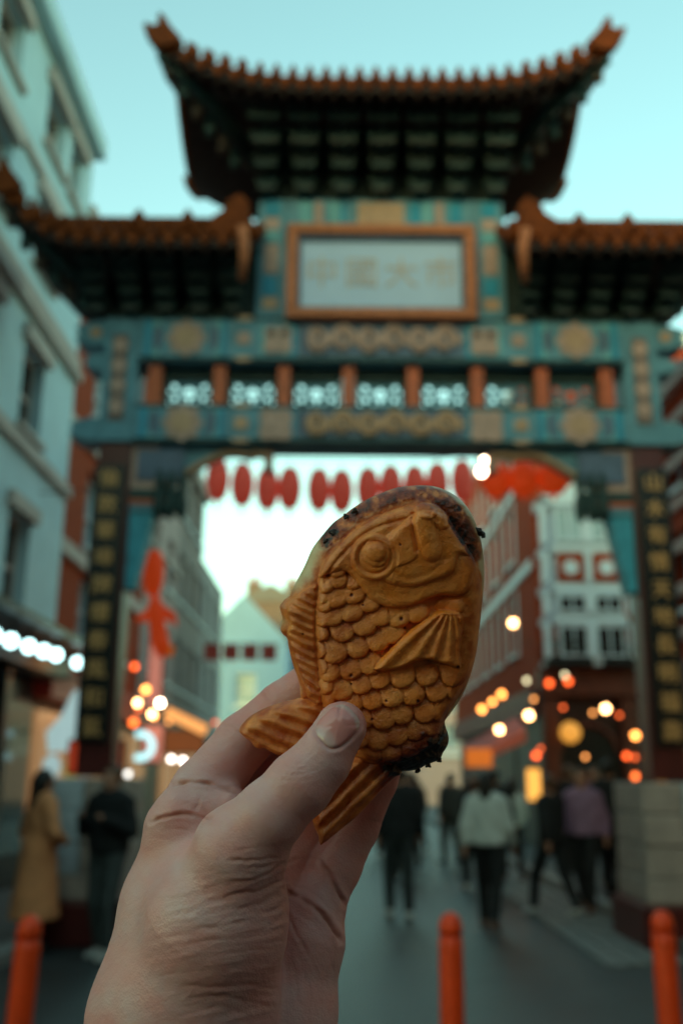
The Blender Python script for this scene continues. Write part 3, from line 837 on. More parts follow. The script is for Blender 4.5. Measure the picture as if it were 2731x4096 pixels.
# flank along the street
fl = thing('pub_flank', 'brick and white fronted row running away from the corner building on the right', 'building', (RBX, 38.27, 0), -math.pi / 2)
rects = []
for c in range(6):
    for z0, z1 in ((4.6, 6.0), (6.9, 8.3), (9.0, 10.3)): rects.append((0.8 + c * 2.4, 1.8 + c * 2.4, z0, z1))
wm = MB(); wall_openings(wm, 16.0, 11.5, rects, 0.24, 3.6)
mo = wm.build('wall', M_BRICK, fl)
for r in rects: window(fl, r, M_GLASS_L, M_WHITEP)
for r in rects:
    MB().box(r[0] - 0.18, r[0] - 0.02, -0.014, -0.001, r[2] - 0.1, r[3] + 0.15).build('white_quoin', M_WHITEP, fl)
    MB().box(r[1] + 0.02, r[1] + 0.18, -0.014, -0.001, r[2] - 0.1, r[3] + 0.15).build('white_quoin', M_WHITEP, fl)
for (za, zb) in ((6.25, 6.5), (8.5, 8.7), (11.1, 11.5)): MB().box(0, 16, -0.05, -0.001, za, zb, 0.01).build('string_course', M_WHITEP, fl)
MB().box(0, 16, 0.2, 0.24, 0, 3.59).build('shopfront_wall', M_SHOPDARK, fl)
MB().box(0, 16, -0.12, 0.199, 3.0, 3.58, 0.02).build('fascia', mat('dark_red_fascia', (0, 0, 0)), fl)
# pub ground floor: dark joinery, round-headed entrance
M_PUB = mat('pub_joinery', (0.035, 0.012, 0.008), 0.4, 0.4, 4)
M_PUBR = mat('pub_red', (0.13, 0.028, 0.012), 0.45, 0.35, 4)
MB().box(0, 7.0, -0.05, 0.25, 0, 3.98).build('pub_front', M_PUB, hb_)
MB().box(-0.05, 7.05, -0.30, -0.051, 3.35, 3.97, 0.03).build('pub_fascia', M_PUBR, hb_)
for x in (0.02, 1.7, 3.2, 5.0): MB().box(x, x + 0.32, -0.22, -0.051, 0, 3.34, 0.03).build('pub_column', M_PUBR, hb_)
arch = [(0.98 + 0.62 * math.cos(a), 2.15 + 0.62 * math.sin(a)) for a in np.linspace(0, math.pi, 18)]
MB().prism([(1.60, 0.05)] + arch + [(0.36, 0.05)], -0.09, -0.052).build('pub_entrance', BLACKL, hb_)
MB().tube([(x, -0.10, z) for x, z in arch], 0.06, 8).build('entrance_arch', M_PUBR, hb_)
for x in (2.15, 3.65, 5.5): MB().box(x, x + 0.9, -0.10, -0.052, 0.9, 2.9, 0.02).build('pub_window', mat('amber_pub_window', (0.10, 0.05, 0.02), 0.25, 0.5, 1.5, emit=(1.0, 0.45, 0.12), estr=0.05), hb_)
# window boxes with greenery
M_LEAF = mat('dark_leaves', (0.018, 0.035, 0.020), 0.7, 0.4, 20)
def leafy(name, label, cat, loc, size, n, group=None, parent=None):
    mb = MB()
    for _ in range(n):
        p = Vector((random.gauss(0, .33) * size[0], random.gauss(0, .33) * size[1], random.gauss(0, .33) * size[2]))
        a = Vector((random.uniform(-1, 1), random.uniform(-1, 1), random.uniform(-1, 1))).normalized() * random.uniform(.04, .08)
        b = a.orthogonal().normalized() * a.length * 0.6
        mb.add([p - a, p + b, p + a, p - b], [(0, 1, 2, 3)])
    o = mb.build(name, M_LEAF, parent)
    o.location = loc
    if parent is None: tag(o, label, cat, group)
    return o
for i, (x, lab_) in enumerate(((4.9, 'bushy dark window box on the ledge below the bay, nearer the street'), (6.1, 'bushy dark window box on the ledge below the bay, nearer the gate pillar'))):
    t = thing('window_box', lab_, 'window box', (x, 21.48, 3.97), 0, 'window boxes on the pub ledge')
    MB().box(-0.5, 0.5, -0.15, 0.15, 0, 0.22, 0.01).build('trough', M_SHOPDARK, t)
    leafy('foliage', None, None, (0, 0, 0.36), (1.0, 0.4, 0.5), 260, parent=t)
# near brick house at the right edge
rects = [(0.5, 1.1, 3.9, 5.0), (1.7, 2.4, 3.9, 5.0), (0.5, 1.1, 5.6, 6.7), (1.7, 2.4, 5.6, 6.7)]
nb_ = facade('brick_house', 'red brick house with white stripes at the right edge behind the gate pillar', 'building', (4.75, 15.6, 0), -math.pi / 2, 3.0, 7.2, M_BRICK, rects, M_GLASS, M_WHITEP,
             tuple((z, z + 0.16, 0.05, M_STUCCO_P) for z in (3.5, 4.1, 4.7, 5.3, 5.9, 6.5)) + ((6.95, 7.2, 0.15, M_STUCCO_P),), z0=3.2, roofm=None)
MB().box(0, 3.0, 0.2, 0.3, 0, 3.19).build('shopfront_wall', M_SHOPDARK, nb_)
MB().box(0, 3.0, -0.1, 0.199, 2.7, 3.18, 0.02).build('fascia', M_PUBR, nb_)

# unseen blocks added behind the viewer and at near right to shade the foreground
terrace('corner_block', 'low unseen brick block added on the near right to hold back skylight', 5.6, -12.0, 12.4, 6.6, M_BRICK_B, 8, 1, M_WHITEP, facing=-1)
bk = facade('added_shade_block', 'long unseen brick block added behind the viewer to shade the foreground', 'building', (22.0, -15.0, 0), math.pi, 44.0, 13.0, M_BRICK_B, [(1.0 + 2.5 * i, 2.2 + 2.5 * i, z, z + 1.8) for i in range(17) for z in (4.2, 7.6, 10.6)], M_GLASS, M_WHITEP, z0=0.0, depth=8)

es = facade('end_building', 'dim pinkish building closing the street behind the crowd', 'building', (-2.7, 66.0, 0), 0.0, 18.0, 8.2, M_PINK, [(0.8 + 1.7 * i, 1.9 + 1.7 * i, z, z + 1.4) for i in range(10) for z in (3.6, 6.0)], M_GLASS_L, M_WHITEP, ((3.0, 3.3, 0.15, M_WHITEP),), depth=5)
# ================================================================== street furniture, lanterns, lamps
M_ORANGE = mat('orange_bollard_paint', (0.80, 0.055, 0.004), 0.45, 0.2, 5, 0.1, 60)
def bollard(loc, label, tilt=0.0):
    b = thing('bollard', label, 'bollard', loc, 0, 'orange street bollards')
    MB().lathe((0, 0, 0), [(0.062, 0.0), (0.062, 0.03), (0.058, 0.10), (0.056, 0.86), (0.050, 0.90)], 24).build('post', M_ORANGE, b)
    MB().lathe((0, 0, 0), [(0.054, 0.901), (0.055, 0.93), (0.050, 0.96), (0.036, 0.985), (0.010, 1.0)], 24).build('domed_cap', M_ORANGE, b)
    MB().lathe((0, 0, 0), [(0.085, 0.0), (0.085, 0.015), (0.068, 0.03)], 24).build('base_ring', M_ORANGE, b)
    b.rotation_euler = (0, tilt, 0)
    return b
bollard((-1.41, 4.8, 0), 'orange bollard standing alone at the left of the road', 0.03)
bollard((0.525, 5.0, 0), 'orange bollard in the middle, just right of the hand')
bollard((1.57, 5.15, 0), 'orange bollard at the right edge of the road', -0.01)

def lamp_mat(name, col, st):
    return mat(name, tuple(c * 0.5 for c in col), 0.4, 0, emit=col, estr=st)
def bulb_mesh(r, m):
    return MB().lathe((0, 0, 0), [(0.01, -r), (r * 0.6, -r * 0.8), (r * 0.95, -r * 0.3), (r * 0.95, r * 0.3), (r * 0.6, r * 0.8), (0.01, r)], 12).mesh(m, 'bulb')
CORD = mat('black_cord', (0.01, 0.01, 0.01), 0.6, 0.1)

# ---- paper lanterns on cables across the street
def lantern(loc, r, h, m, label, group, hang):
    t = thing('lantern', label, 'lantern', loc, random.uniform(0, 3), group)
    prof = [(0.35 * r, 0)] + [(r * math.sin(math.pi * (0.14 + 0.72 * k / 12)) ** 0.6 * (1 + 0.03 * (k % 2)), h * k / 12) for k in range(13)] + [(0.35 * r, h)]
    MB().lathe((0, 0, 0), prof, 20).build('shade', m, t)
    MB().lathe((0, 0, 0), [(0.36 * r, h + 0.001), (0.38 * r, h + 0.05 * h), (0.2 * r, h + 0.07 * h)], 14).build('cap', GOLD, t)
    MB().lathe((0, 0, 0), [(0.01, -0.24 * h), (0.11 * r, -0.20 * h), (0.16 * r, -0.06 * h), (0.38 * r, -0.03 * h), (0.36 * r, -0.001)], 14).build('tassel', m, t)
    MB().tube([(0, 0, h * 1.06), (0, 0, h + hang)], 0.006, 5).build('hanger', CORD, t)
    return t
def paper(name, col, em):
    return mat(name, col, 0.6, 0.15, 4, emit=col, estr=em)
P_RED = paper('red_paper', (0.60, 0.075, 0.045), 0.06)
P_ORANGE = paper('orange_red_paper', (0.66, 0.055, 0.006), 0.07)
def cable(name, label, p0, p1, sag, r=0.008):
    a, b = Vector(p0), Vector(p1)
    pts = []
    for t in np.linspace(0, 1, 25):
        p = a.lerp(b, t); p.z -= sag * 4 * t * (1 - t); pts.append(p)
    o = MB().tube(pts, r, 5).build(name, CORD)
    return tag(o, label, 'cable')
def on_cable(p0, p1, sag, t):
    p = Vector(p0).lerp(Vector(p1), t); p.z -= sag * 4 * t * (1 - t); return p
ORD = ['first', 'second', 'third', 'fourth', 'fifth', 'sixth', 'seventh', 'eighth', 'ninth', 'tenth', 'eleventh', 'twelfth']
c0, c1 = (-4.4, 16, 7.15), (4.75, 16, 7.25)
cable('lantern_cable', 'thin black cable carrying the red lanterns across the street', c0, c1, 0.42)
for i, x in enumerate((-2.08, -1.66, -1.24, -0.87, -0.38, 0.0, 0.44, 0.82, 1.22, 1.60, 2.02)):
    t = (x - c0[0]) / (c1[0] - c0[0]); p = on_cable(c0, c1, 0.42, t)
    hz = 0.66
    lantern((p.x, p.y, p.z - 0.10 - hz - (0.0, 0.05, 0.09, 0.07, 0.08, 0.10, 0.06, 0.03, 0.05, 0.02, 0.0)[i]), 0.195, hz, P_RED, '%s red lantern from the left in the row hung under the gate opening' % ORD[i], 'red lanterns hung across the street', 0.10 + (0.0, 0.05, 0.09, 0.07, 0.08, 0.10, 0.06, 0.03, 0.05, 0.02, 0.0)[i])
c0, c1 = (0.2, 13.4, 6.2), (4.75, 12.9, 6.3)
cable('lantern_cable', 'thin cable carrying the large orange lanterns behind the right spandrel', c0, c1, 0.12)
for i, (x, r) in enumerate(((2.12, 0.20), (2.50, 0.21), (2.90, 0.21))):
    t = (x - c0[0]) / (c1[0] - c0[0]); p = on_cable(c0, c1, 0.12, t)
    lantern((p.x, p.y, p.z - 0.30 - 0.44), r, 0.44, P_ORANGE, 'large glowing orange lantern, %s from the left behind the right spandrel' % ORD[i], 'orange lanterns behind the gate', 0.30)
# hanging cloth fish and lantern beside the left pillar
c0, c1 = (-4.4, 14, 5.6), (-1.0, 14.5, 6.4)
cable('lantern_cable', 'cable beside the left pillar carrying an orange streamer', c0, c1, 0.1)
lantern((-2.68, 14.0, 4.12), 0.15, 0.62, P_ORANGE, 'slim red lantern beside the blue tassel board of the left pillar', 'red lanterns beside the left pillar', 0.9)
st = thing('streamer', 'orange fish-shaped cloth streamer hanging beside the left pillar', 'streamer', (-2.62, 14.0, 3.35))
MB().tube([(-0.02, 0, 0.75), (0.0, 0, 0.55), (0.03, 0, 0.35), (0.08, 0, 0.1), (0.16, 0, -0.10)], [0.05, 0.13, 0.11, 0.13, 0.09], 10).build('body', P_ORANGE, st)
MB().prism([(-0.05, 0.62), (-0.28, 0.42), (-0.22, 0.36), (0.0, 0.42), (0.18, 0.40), (0.32, 0.30), (0.28, 0.50), (0.08, 0.62)], -0.02, 0.02).build('fins', P_ORANGE, st)
MB().prism([(0.10, 0.12), (0.30, 0.02), (0.26, -0.12), (0.12, -0.10)], -0.025, 0.015).build('tail', mat('yellow_orange_paper', (0.55, 0.13, 0.01), 0.6, 0.15, emit=(0.55, 0.13, 0.01), estr=0.08), st)
MB().tube([(-0.02, 0, 0.75), (0, 0, 2.4)], 0.006, 5).build('hanger', CORD, st)
# banners far down the street
for i, (x, z, w) in enumerate(((-3.55, 4.55, 0.9), (-3.3, 3.4, 1.0), (-1.9, 3.55, 1.2))):
    y = (26, 34, 38)[i]
    t = thing('street_banner', ('small red banner high on the left row of houses', 'long red and white banner hung across the far street', 'lower red banner far down the street')[i], 'banner', (x, y, z))
    n = 4
    for k in range(n):
        MB().box(k * w / n * 2.2, (k + 0.82) * w / n * 2.2, -0.01, 0.01, 0, 0.42).build('banner_panel', mat('red_cloth', (0.34, 0.05, 0.04), 0.8, 0.2, 4), t)
    MB().tube([(0, 0, 0.43), (w * 2.2, 0, 0.43)], 0.012, 5).build('banner_cord', CORD, t)

# ---- lamps
WARM = lamp_mat('warm_bulb', (1.0, 0.46, 0.17), 4.5)
WARM2 = lamp_mat('amber_bulb', (1.0, 0.30, 0.06), 2.0)
REDB = lamp_mat('red_bulb', (1.0, 0.11, 0.02), 1.0)
WHITE = lamp_mat('cool_white_bulb', (0.55, 0.95, 0.95), 1.3)
HOT = lamp_mat('bright_bulb', (1.0, 0.66, 0.42), 9.0)
def wall_lamp(loc, r, m, label, group, cat='lamp'):
    t = thing('lamp', label, cat, loc, 0, group)
    o = link_mesh('bulb', bulb_mesh(r, m), t)
    MB().lathe((0, 0, 0), [(r * 0.5, r * 0.9), (r * 0.6, r * 1.3), (r * 0.25, r * 1.6)], 10).build('fitting', CORD, t)
    MB().tube([(0, 0, r * 1.55), (0, 0.03, r * 3.0), (0, 0.12, r * 3.6)], r * 0.12, 5).build('arm', CORD, t)
    return t
wall_lamp((1.76, 12.0, 5.36), 0.055, HOT, 'lower of two dazzling bulbs under the right end of the gate beam', 'twin bulbs under the beam')
wall_lamp((1.82, 12.0, 5.52), 0.050, HOT, 'upper of two dazzling bulbs under the right end of the gate beam', 'twin bulbs under the beam')
PUBL = [((3.13, 18.0, 4.36), .065, WARM, 'warm lamp high beside the waffle, in front of the brick row'), ((4.72, 18, 2.84), .065, WARM, 'brightest warm lamp over the pub, right of the entrance arch'),
        ((3.35, 18, 2.71), .065, WARM, 'bright warm lamp left of the pub entrance arch'), ((2.82, 18, 2.46), .060, WARM, 'warm lamp above the pink awning'),
        ((5.1, 17.6, 2.36), .062, WARM2, 'amber lamp low at the right side of the pub'), ((2.66, 19.0, 2.88), .058, WARM2, 'leftmost amber lamp beside the lower edge of the waffle'),
        ((2.86, 19, 3.02), .050, WARM2, 'small amber lamp, second along the sloping line by the waffle'), ((3.04, 19, 3.16), .058, WARM2, 'amber lamp, third along the sloping line by the waffle'),
        ((3.52, 19, 3.42), .045, lamp_mat('dim_green_white_bulb', (0.75, 0.66, 0.38), 0.8), 'pale dim lamp at the top of the sloping line'),
        ((4.05, 19.5, 3.42), .062, REDB, 'red lamp on the pub fascia, left of a pair'), ((4.42, 19.5, 3.46), .062, REDB, 'red lamp on the pub fascia, right of a pair'),
        ((4.36, 19.5, 3.58), .045, lamp_mat('dim_green_white_bulb', (0, 0, 0), 0), 'pale dim lamp just above the red pair on the fascia'),
        ((3.45, 18, 2.02), .055, REDB, 'red lamp below the pub entrance lamp'), ((4.98, 17.8, 2.02), .050, REDB, 'upper left of three deep red lamps low at the right'),
        ((5.28, 17.8, 2.02), .050, REDB, 'upper right of three deep red lamps low at the right'), ((5.05, 17.6, 1.68), .055, lamp_mat('orange_red_bulb', (1.0, 0.16, 0.03), 0.9), 'lowest of three deep red lamps low at the right')]
for loc, r, m, lab_ in PUBL: wall_lamp(loc, r, m, lab_, 'lamps around the pub front')
# globe over the entrance
g = thing('globe_lamp', 'large round amber globe over the pub entrance', 'lamp', (4.86, 21.5, 2.58))
MB().lathe((0, 0, 0), [(0.01, -0.22), (0.11, -0.19), (0.19, -0.11), (0.22, 0), (0.19, 0.11), (0.11, 0.19), (0.01, 0.22)], 20).build('globe', mat('amber_globe', (0.4, 0.2, 0.05), 0.4, 0.2, 3, emit=(1.0, 0.42, 0.06), estr=0.16), g)
MB().tube([(0, 0, 0.22), (0, 0.1, 0.42), (0, 0.34, 0.42)], 0.02, 6).build('bracket', CORD, g)
# hanging amber box sign by the door
s_ = thing('box_sign', 'tall narrow amber light box hanging beside the pub door', 'sign', (3.5, 18.6, 1.25))
MB().box(-0.11, 0.11, -0.08, 0.08, 0, 0.55, 0.02).build('light_box', mat('amber_box', (0.3, 0.15, 0.04), 0.4, 0.2, 3, emit=(1.0, 0.45, 0.08), estr=0.28), s_)
MB().box(-0.13, 0.13, -0.10, 0.10, 0.552, 0.60, 0.01).build('top_cap', CORD, s_)
# pink awning over the street corner
aw = thing('awning', 'faded pink sloping awning below the lamps on the right', 'awning', (2.30, 18.6, 1.98), 0)
cl = MB(); cl.add([(0, -0.25, 0.0), (0, 0.65, 0.22), (1.05, 0.65, 0.78), (1.05, -0.25, 0.52), (0, -0.25, -0.20), (1.05, -0.25, 0.30)], [(0, 3, 2, 1), (0, 4, 5, 3)])
cl.build('cloth', mat('pink_awning_cloth', (0.34, 0.13, 0.12), 0.8, 0.15, 3), aw)
MB().box(-0.05, 0.42, -0.30, -0.255, -0.16, 0.16).build('valance', mat('orange_lit_valance', (0.50, 0.11, 0.02), 0.7, 0.2, 3, emit=(1.0, 0.25, 0.03), estr=0.10), aw)
MB().tube([(0, 0.6, 0.2), (0, 0.6, -1.95)], 0.03, 6).build('pole', CORD, aw)
MB().tube([(1.0, 0.6, 0.7), (1.0, 0.6, -1.95)], 0.03, 6).build('pole', CORD, aw)
# the left side: white lamps under the canopy, shop signs and warm bulbs
for i, y in enumerate((10.4, 10.95, 11.6, 12.2, 12.75, 13.8)):
    wall_lamp((-3.62, y, 3.02 + 0.02 * i), 0.075, WHITE, '%s cool white lamp from the left in the row under the dark canopy' % ORD[i], 'white lamps under the canopy')
LB = [((-3.75, 18.3, 3.55), .055, REDB, 'orange red lamp right beside the left gate pillar'), ((-3.55, 20, 3.02), .060, HOT, 'brightest warm bulb of the cluster left of the fingers'),
      ((-4.0, 20, 3.02), .060, WARM, 'warm bulb left of the brightest one in the cluster'), ((-3.7, 20, 2.80), .060, WARM, 'warm bulb below the brightest one in the cluster'),
      ((-3.85, 20, 3.28), .070, WARM2, 'amber lamp at the top of the cluster left of the fingers'), ((-4.05, 20, 2.64), .080, lamp_mat('orange_red_bulb', (0, 0, 0), 0), 'orange red lamp at the foot of the cluster'),
      ((-3.60, 22, 1.98), .055, lamp_mat('soft_white_bulb', (1.0, 0.80, 0.68), 2.2), 'soft white lamp left of a pair just beside the knuckle'), ((-3.35, 22, 1.95), .055, lamp_mat('soft_white_bulb', (0, 0, 0), 0), 'soft white lamp right of a pair just beside the knuckle'),
      ((-4.1, 20, 1.66), .06, lamp_mat('soft_white_dim_bulb', (0.8, 0.8, 0.75), 0.7), 'dim white lamp low beyond the left plinth'),
      ((-3.75, 14.9, 3.22), .06, WARM2, 'amber lamp at the corner where the white and brick buildings meet'), ((-3.72, 14.6, 2.98), .07, WARM2, 'lower amber lamp at the corner of the white building'),
      ((-3.55, 15.0, 2.30), .085, lamp_mat('orange_red_bulb', (0, 0, 0), 0), 'orange glow lamp on the hanging sign left of the pillar')]
for loc, r, m, lab_ in LB: wall_lamp(loc, r, m, lab_, 'lamps on the left shopfronts')
rg = thing('ring_sign', 'round white neon ring sign on the left shopfronts beside the pillar', 'sign', (-3.42, 17.6, 2.12))
MB().tube([(0.20 * math.cos(a), 0, 0.20 * math.sin(a)) for a in np.linspace(-2.0, 2.0, 20)], 0.055, 8).build('neon_ring', lamp_mat('white_neon', (0.45, 0.85, 0.88), 0.32), rg)
MB().lathe((0, 0.05, -0.3), [(0.02, 0), (0.03, 0.3), (0.02, 0.6)], 6).build('stem', CORD, rg)
MB().tube([(0, 0.05, 0.2), (-0.6, 0.1, 0.25)], 0.02, 5).build('arm', CORD, rg)
def light_sign(name, label, loc, w, h, m, rz=0.0, tilt=0.0, board=CORD):
    t = thing(name, label, 'sign', loc, rz)
    MB().box(-w / 2, w / 2, -0.03, 0.0, -h / 2, h / 2, 0.01).build('sign_face', m, t)
    MB().box(-w / 2 - 0.03, w / 2 + 0.03, 0.001, 0.10, -h / 2 - 0.03, h / 2 + 0.03, 0.01).build('sign_case', board, t)
    t.rotation_euler = (0, tilt, rz)
    return t
S_OR = mat('orange_light_sign', (0.4, 0.15, 0.05), 0.5, 0.2, 3, emit=(1.0, 0.42, 0.12), estr=0.22)
S_PK = mat('pink_sign', (0.45, 0.22, 0.18), 0.6, 0.2, 3, emit=(1.0, 0.35, 0.25), estr=0.08)
S_WH = mat('white_sign', (0.45, 0.50, 0.50), 0.6, 0.2, 3, emit=(0.6, 0.85, 0.85), estr=0.10)
S_RD = mat('red_sign', (0.40, 0.04, 0.02), 0.5, 0.2, 3, emit=(1.0, 0.10, 0.03), estr=0.05)
light_sign('light_sign', 'slanting orange light strip sign left of the forefinger', (-3.25, 21.5, 2.75), 0.95, 0.22, S_OR, 0.2, 0.42)
light_sign('light_sign', 'pink lit sign panel under the warm bulbs left of the fingers', (-3.75, 20.5, 2.25), 0.40, 0.70, S_PK)
light_sign('light_sign', 'brown lit sign board under the slanting orange strip', (-3.35, 22.0, 2.35), 0.85, 0.45, mat('brown_sign', (0.16, 0.06, 0.03), 0.5, 0.3, 3, emit=(1.0, 0.3, 0.08), estr=0.03))
light_sign('light_sign', 'red sign with pale markings low beside the left pillar', (-2.95, 12.4, 1.83), 0.62, 0.36, S_RD)
light_sign('light_sign', 'tall glowing pinkish wall sign beyond the left pillar', (-4.05, 22.0, 3.8), 0.30, 1.5, S_PK)
hs_ = thing('hanging_sign', 'pale blue white hanging sign on the white building left of the pillar', 'sign', (-3.45, 13.2, 2.35))
MB().prism([(-0.30, -0.45), (0.12, -0.42), (0.25, 0.05), (0.12, 0.34), (-0.02, 0.34), (-0.16, 0.02), (-0.34, -0.2)], -0.03, 0.03).build('sign_face', S_WH, hs_)
MB().tube([(0.1, 0, 0.34), (0.1, 0, 0.5), (-0.9, 0, 0.52)], 0.02, 5).build('bracket', CORD, hs_)
for i, (x, z, r, m, l_) in enumerate(((-3.52, 1.72, .11, S_WH, 'pale round notice in the dark doorway, left of a pair'), (-3.08, 1.72, .10, S_WH, 'pale round notice in the dark doorway, right of a pair'), (-3.28, 1.68, .09, mat('olive_sign', (0.16, 0.14, 0.03), 0.5, 0.2, emit=(0.5, 0.42, 0.1), estr=0.1), 'olive round notice between two pale ones'))):
    t = thing('round_sign', l_, 'sign', (x, 12.6, z))
    MB().prism([(r * math.cos(a), r * 1.3 * math.sin(a)) for a in np.linspace(0, 2 * math.pi, 20, endpoint=False)], -0.02, 0.0).build('sign_face', m, t)
    MB().tube([(0, 0.012, -z + 0.1), (0, 0.012, 0.1)], 0.012, 5).build('stand', CORD, t)

# ================================================================== people
SKIN = mat('skin_far', (0.42, 0.20, 0.13), 0.55, 0.1, 10)
def person(label, loc, rz, h, top, legs, shoe, hair, stride=0.18, long_coat=False, hair_len=0.0, arms=None, coat_len=0.0, under=None):
    """A clothed figure facing local +y; every garment is a mesh of its own over one continuous body."""
    t = thing('person', label, 'person', loc, rz, 'people in the street')
    S = h / 1.75
    v = 0.024
    lo, hi = np.array((-0.62, -0.50, -0.03)) * S, np.array((0.62, 0.50, 1.80)) * S
    P = grid_points(lo, hi, v)
    shp = P.shape[:3]; P = P.reshape(-1, 3) / S
    hipw, shw = 0.095, 0.185
    foot = {-1: stride, 1: -stride}
    body = None; legsd = None; shoes = {}; armsd = None; topd = None; handsd = None
    def U_(a, b, k=0.03):
        return b if a is None else smin(a, b, k)
    for s in (-1, 1):
        f = foot[s]
        hip = (s * hipw, 0, 0.93); knee = (s * (hipw + 0.005), f * 0.62 + 0.05, 0.50); ank = (s * hipw, f - (0.03 if f < 0 else 0), 0.09 + (0.05 if f < -0.1 else 0))
        L = smin(cone_sd(P, hip, knee, 0.085, 0.058), cone_sd(P, knee, ank, 0.056, 0.040), 0.02)
        legsd = U_(legsd, L, 0.02)
        toe = (s * (hipw + 0.015), ank[1] + 0.16, 0.035)
        shoes[s] = smin(cone_sd(P, (ank[0], ank[1] - 0.03, ank[2] - 0.04), toe, 0.045, 0.036), cone_sd(P, ank, (ank[0], ank[1], ank[2] - 0.03), 0.048, 0.05), 0.02)
        sh = (s * shw, 0, 1.40)
        el, ha = (arms or {}).get(s, ((s * 0.25, -0.04 + f * -0.3, 1.12), (s * 0.26, 0.06 - f * 0.8, 0.88)))
        A = smin(cone_sd(P, sh, el, 0.058, 0.046), cone_sd(P, el, ha, 0.043, 0.032), 0.02)
        armsd = U_(armsd, A, 0.01)
        hv = np.array(ha) + (np.array(ha) - np.array(el)) * 0.28
        handsd = U_(handsd, cone_sd(P, ha, tuple(hv), 0.034, 0.026), 0.01)
    tors = smin(ell_sd(P, (0, 0, 1.24), (0.19, 0.12, 0.27)), ell_sd(P, (0, 0, 0.97), (0.165, 0.115, 0.14)), 0.08)
    tors = smin(tors, cone_sd(P, (-shw + .03, 0, 1.41), (shw - .03, 0, 1.41), 0.062, 0.062), 0.06)
    head = smin(ell_sd(P, (0, 0.01, 1.63), (0.078, 0.095, 0.115)), cone_sd(P, (0, 0.03, 1.57), (0, 0.045, 1.545), 0.052, 0.045), 0.03)
    head = smin(head, cone_sd(P, (0, 0.10, 1.625), (0, 0.115, 1.60), 0.012, 0.017), 0.015)
    for s in (-1, 1): head = smin(head, ell_sd(P, (s * 0.078, 0, 1.62), (0.014, 0.022, 0.032)), 0.008)
    neck = cone_sd(P, (0, -0.005, 1.42), (0, 0.0, 1.55), 0.055, 0.05)
    body = smin(smin(smin(tors, legsd, 0.05), smin(armsd, handsd, 0.01), 0.03), smin(head, neck, 0.03), 0.03)
    def put(nm, d, m):
        V, Q = surface_nets(d.reshape(shp), lo, v)
        if len(V): link_mesh(nm, mesh_np(nm, V, Q, m), t)
    put('body', body, SKIN)
    cut = 0.93 if coat_len <= 0 else 0.93 - coat_len
    topd = smin(tors, armsd, 0.03) - 0.022
    if coat_len > 0:
        topd = smin(topd, cone_sd(P, (0, 0, 1.0), (0, 0.0 , cut), 0.17, 0.25 if coat_len > 0.4 else 0.19), 0.05)
    fold = 0.006 * np.sin(P[:, 0] * 38 + P[:, 2] * 21) * np.sin(P[:, 1] * 33)
    topd = np.maximum(topd + fold, cut - P[:, 2])
    topd = np.maximum(topd, -(neck - 0.012))
    put('jacket', topd, top)
    tr = smin(legsd, ell_sd(P, (0, 0, 0.97), (0.165, 0.115, 0.12)), 0.04) - 0.016 + fold * 0.6
    tr = np.maximum(np.maximum(tr, P[:, 2] - 1.06), 0.10 - P[:, 2])
    put('trousers', tr, legs)
    for s in (-1, 1): put('shoe', np.maximum(shoes[s], -P[:, 2]), shoe)
    hd = ell_sd(P, (0, -0.012, 1.655), (0.092, 0.108, 0.115))
    if hair_len > 0: hd = smin(hd, cone_sd(P, (0, -0.055, 1.62), (0, -0.075, 1.62 - hair_len), 0.085, 0.07), 0.03)
    hd = np.maximum(hd, -ell_sd(P, (0, 0.10, 1.605), (0.074, 0.085, 0.10)))
    put('hair', hd, hair)
    return t
C_BLK = mat('black_cloth', (0.010, 0.011, 0.012), 0.85, 0.2, 8)
C_DK = mat('charcoal_cloth', (0.025, 0.030, 0.030), 0.85, 0.2, 8)
C_JEAN = mat('grey_denim', (0.055, 0.065, 0.065), 0.85, 0.2, 8)
C_TAN = mat('ochre_coat_cloth', (0.80, 0.31, 0.13), 0.85, 0.2, 6)
C_WHITE = mat('pale_grey_cloth', (0.52, 0.55, 0.52), 0.85, 0.15, 6)
C_PURP = mat('mauve_cloth', (0.26, 0.15, 0.24), 0.85, 0.2, 6)
C_SHOEW = mat('white_trainer', (0.45, 0.44, 0.42), 0.6, 0.1, 8)
C_SHOEB = mat('brown_boot', (0.12, 0.045, 0.02), 0.6, 0.2, 8)
H_DK = mat('dark_hair', (0.012, 0.008, 0.006), 0.5, 0.2, 30)
H_BR = mat('brown_hair', (0.09, 0.035, 0.015), 0.5, 0.2, 30)
person('person in a long ochre coat standing left of the plinth', (-2.88, 10.1, 0), -0.9, 1.66, C_TAN, C_BLK, C_BLK, H_DK, 0.05, hair_len=0.22, coat_len=0.62, arms={-1: ((-0.36, -0.02, 1.14), (-0.22, 0.16, 1.02)), 1: ((0.30, 0.02, 1.14), (0.16, 0.18, 1.06))})
person('person in a black top and white trainers with hands raised before the left plinth', (-2.14, 9.75, 0), 2.75, 1.70, C_BLK, C_JEAN, C_SHOEW, H_BR, 0.06, arms={-1: ((-0.27, 0.02, 1.15), (-0.12, 0.24, 1.26)), 1: ((0.27, 0.02, 1.15), (0.15, 0.24, 1.28))})
person('person in a black jacket walking away right beside the hand', (0.72, 12.6, 0), 0.1, 1.78, C_BLK, C_DK, C_SHOEW, H_DK, 0.10)
person('person in a pale grey jacket and black trousers walking away', (1.66, 11.7, 0), -0.35, 1.68, C_WHITE, C_BLK, C_SHOEB, H_DK, 0.17, hair_len=0.12)
person('dark dressed person striding between the pale jacket and the mauve top', (2.62, 12.9, 0), 0.7, 1.66, C_BLK, C_BLK, C_SHOEW, H_BR, 0.26)
person('person in a mauve top and dark trousers with brown boots', (3.12, 13.3, 0), 2.6, 1.74, C_PURP, C_BLK, C_SHOEB, H_BR, 0.16)
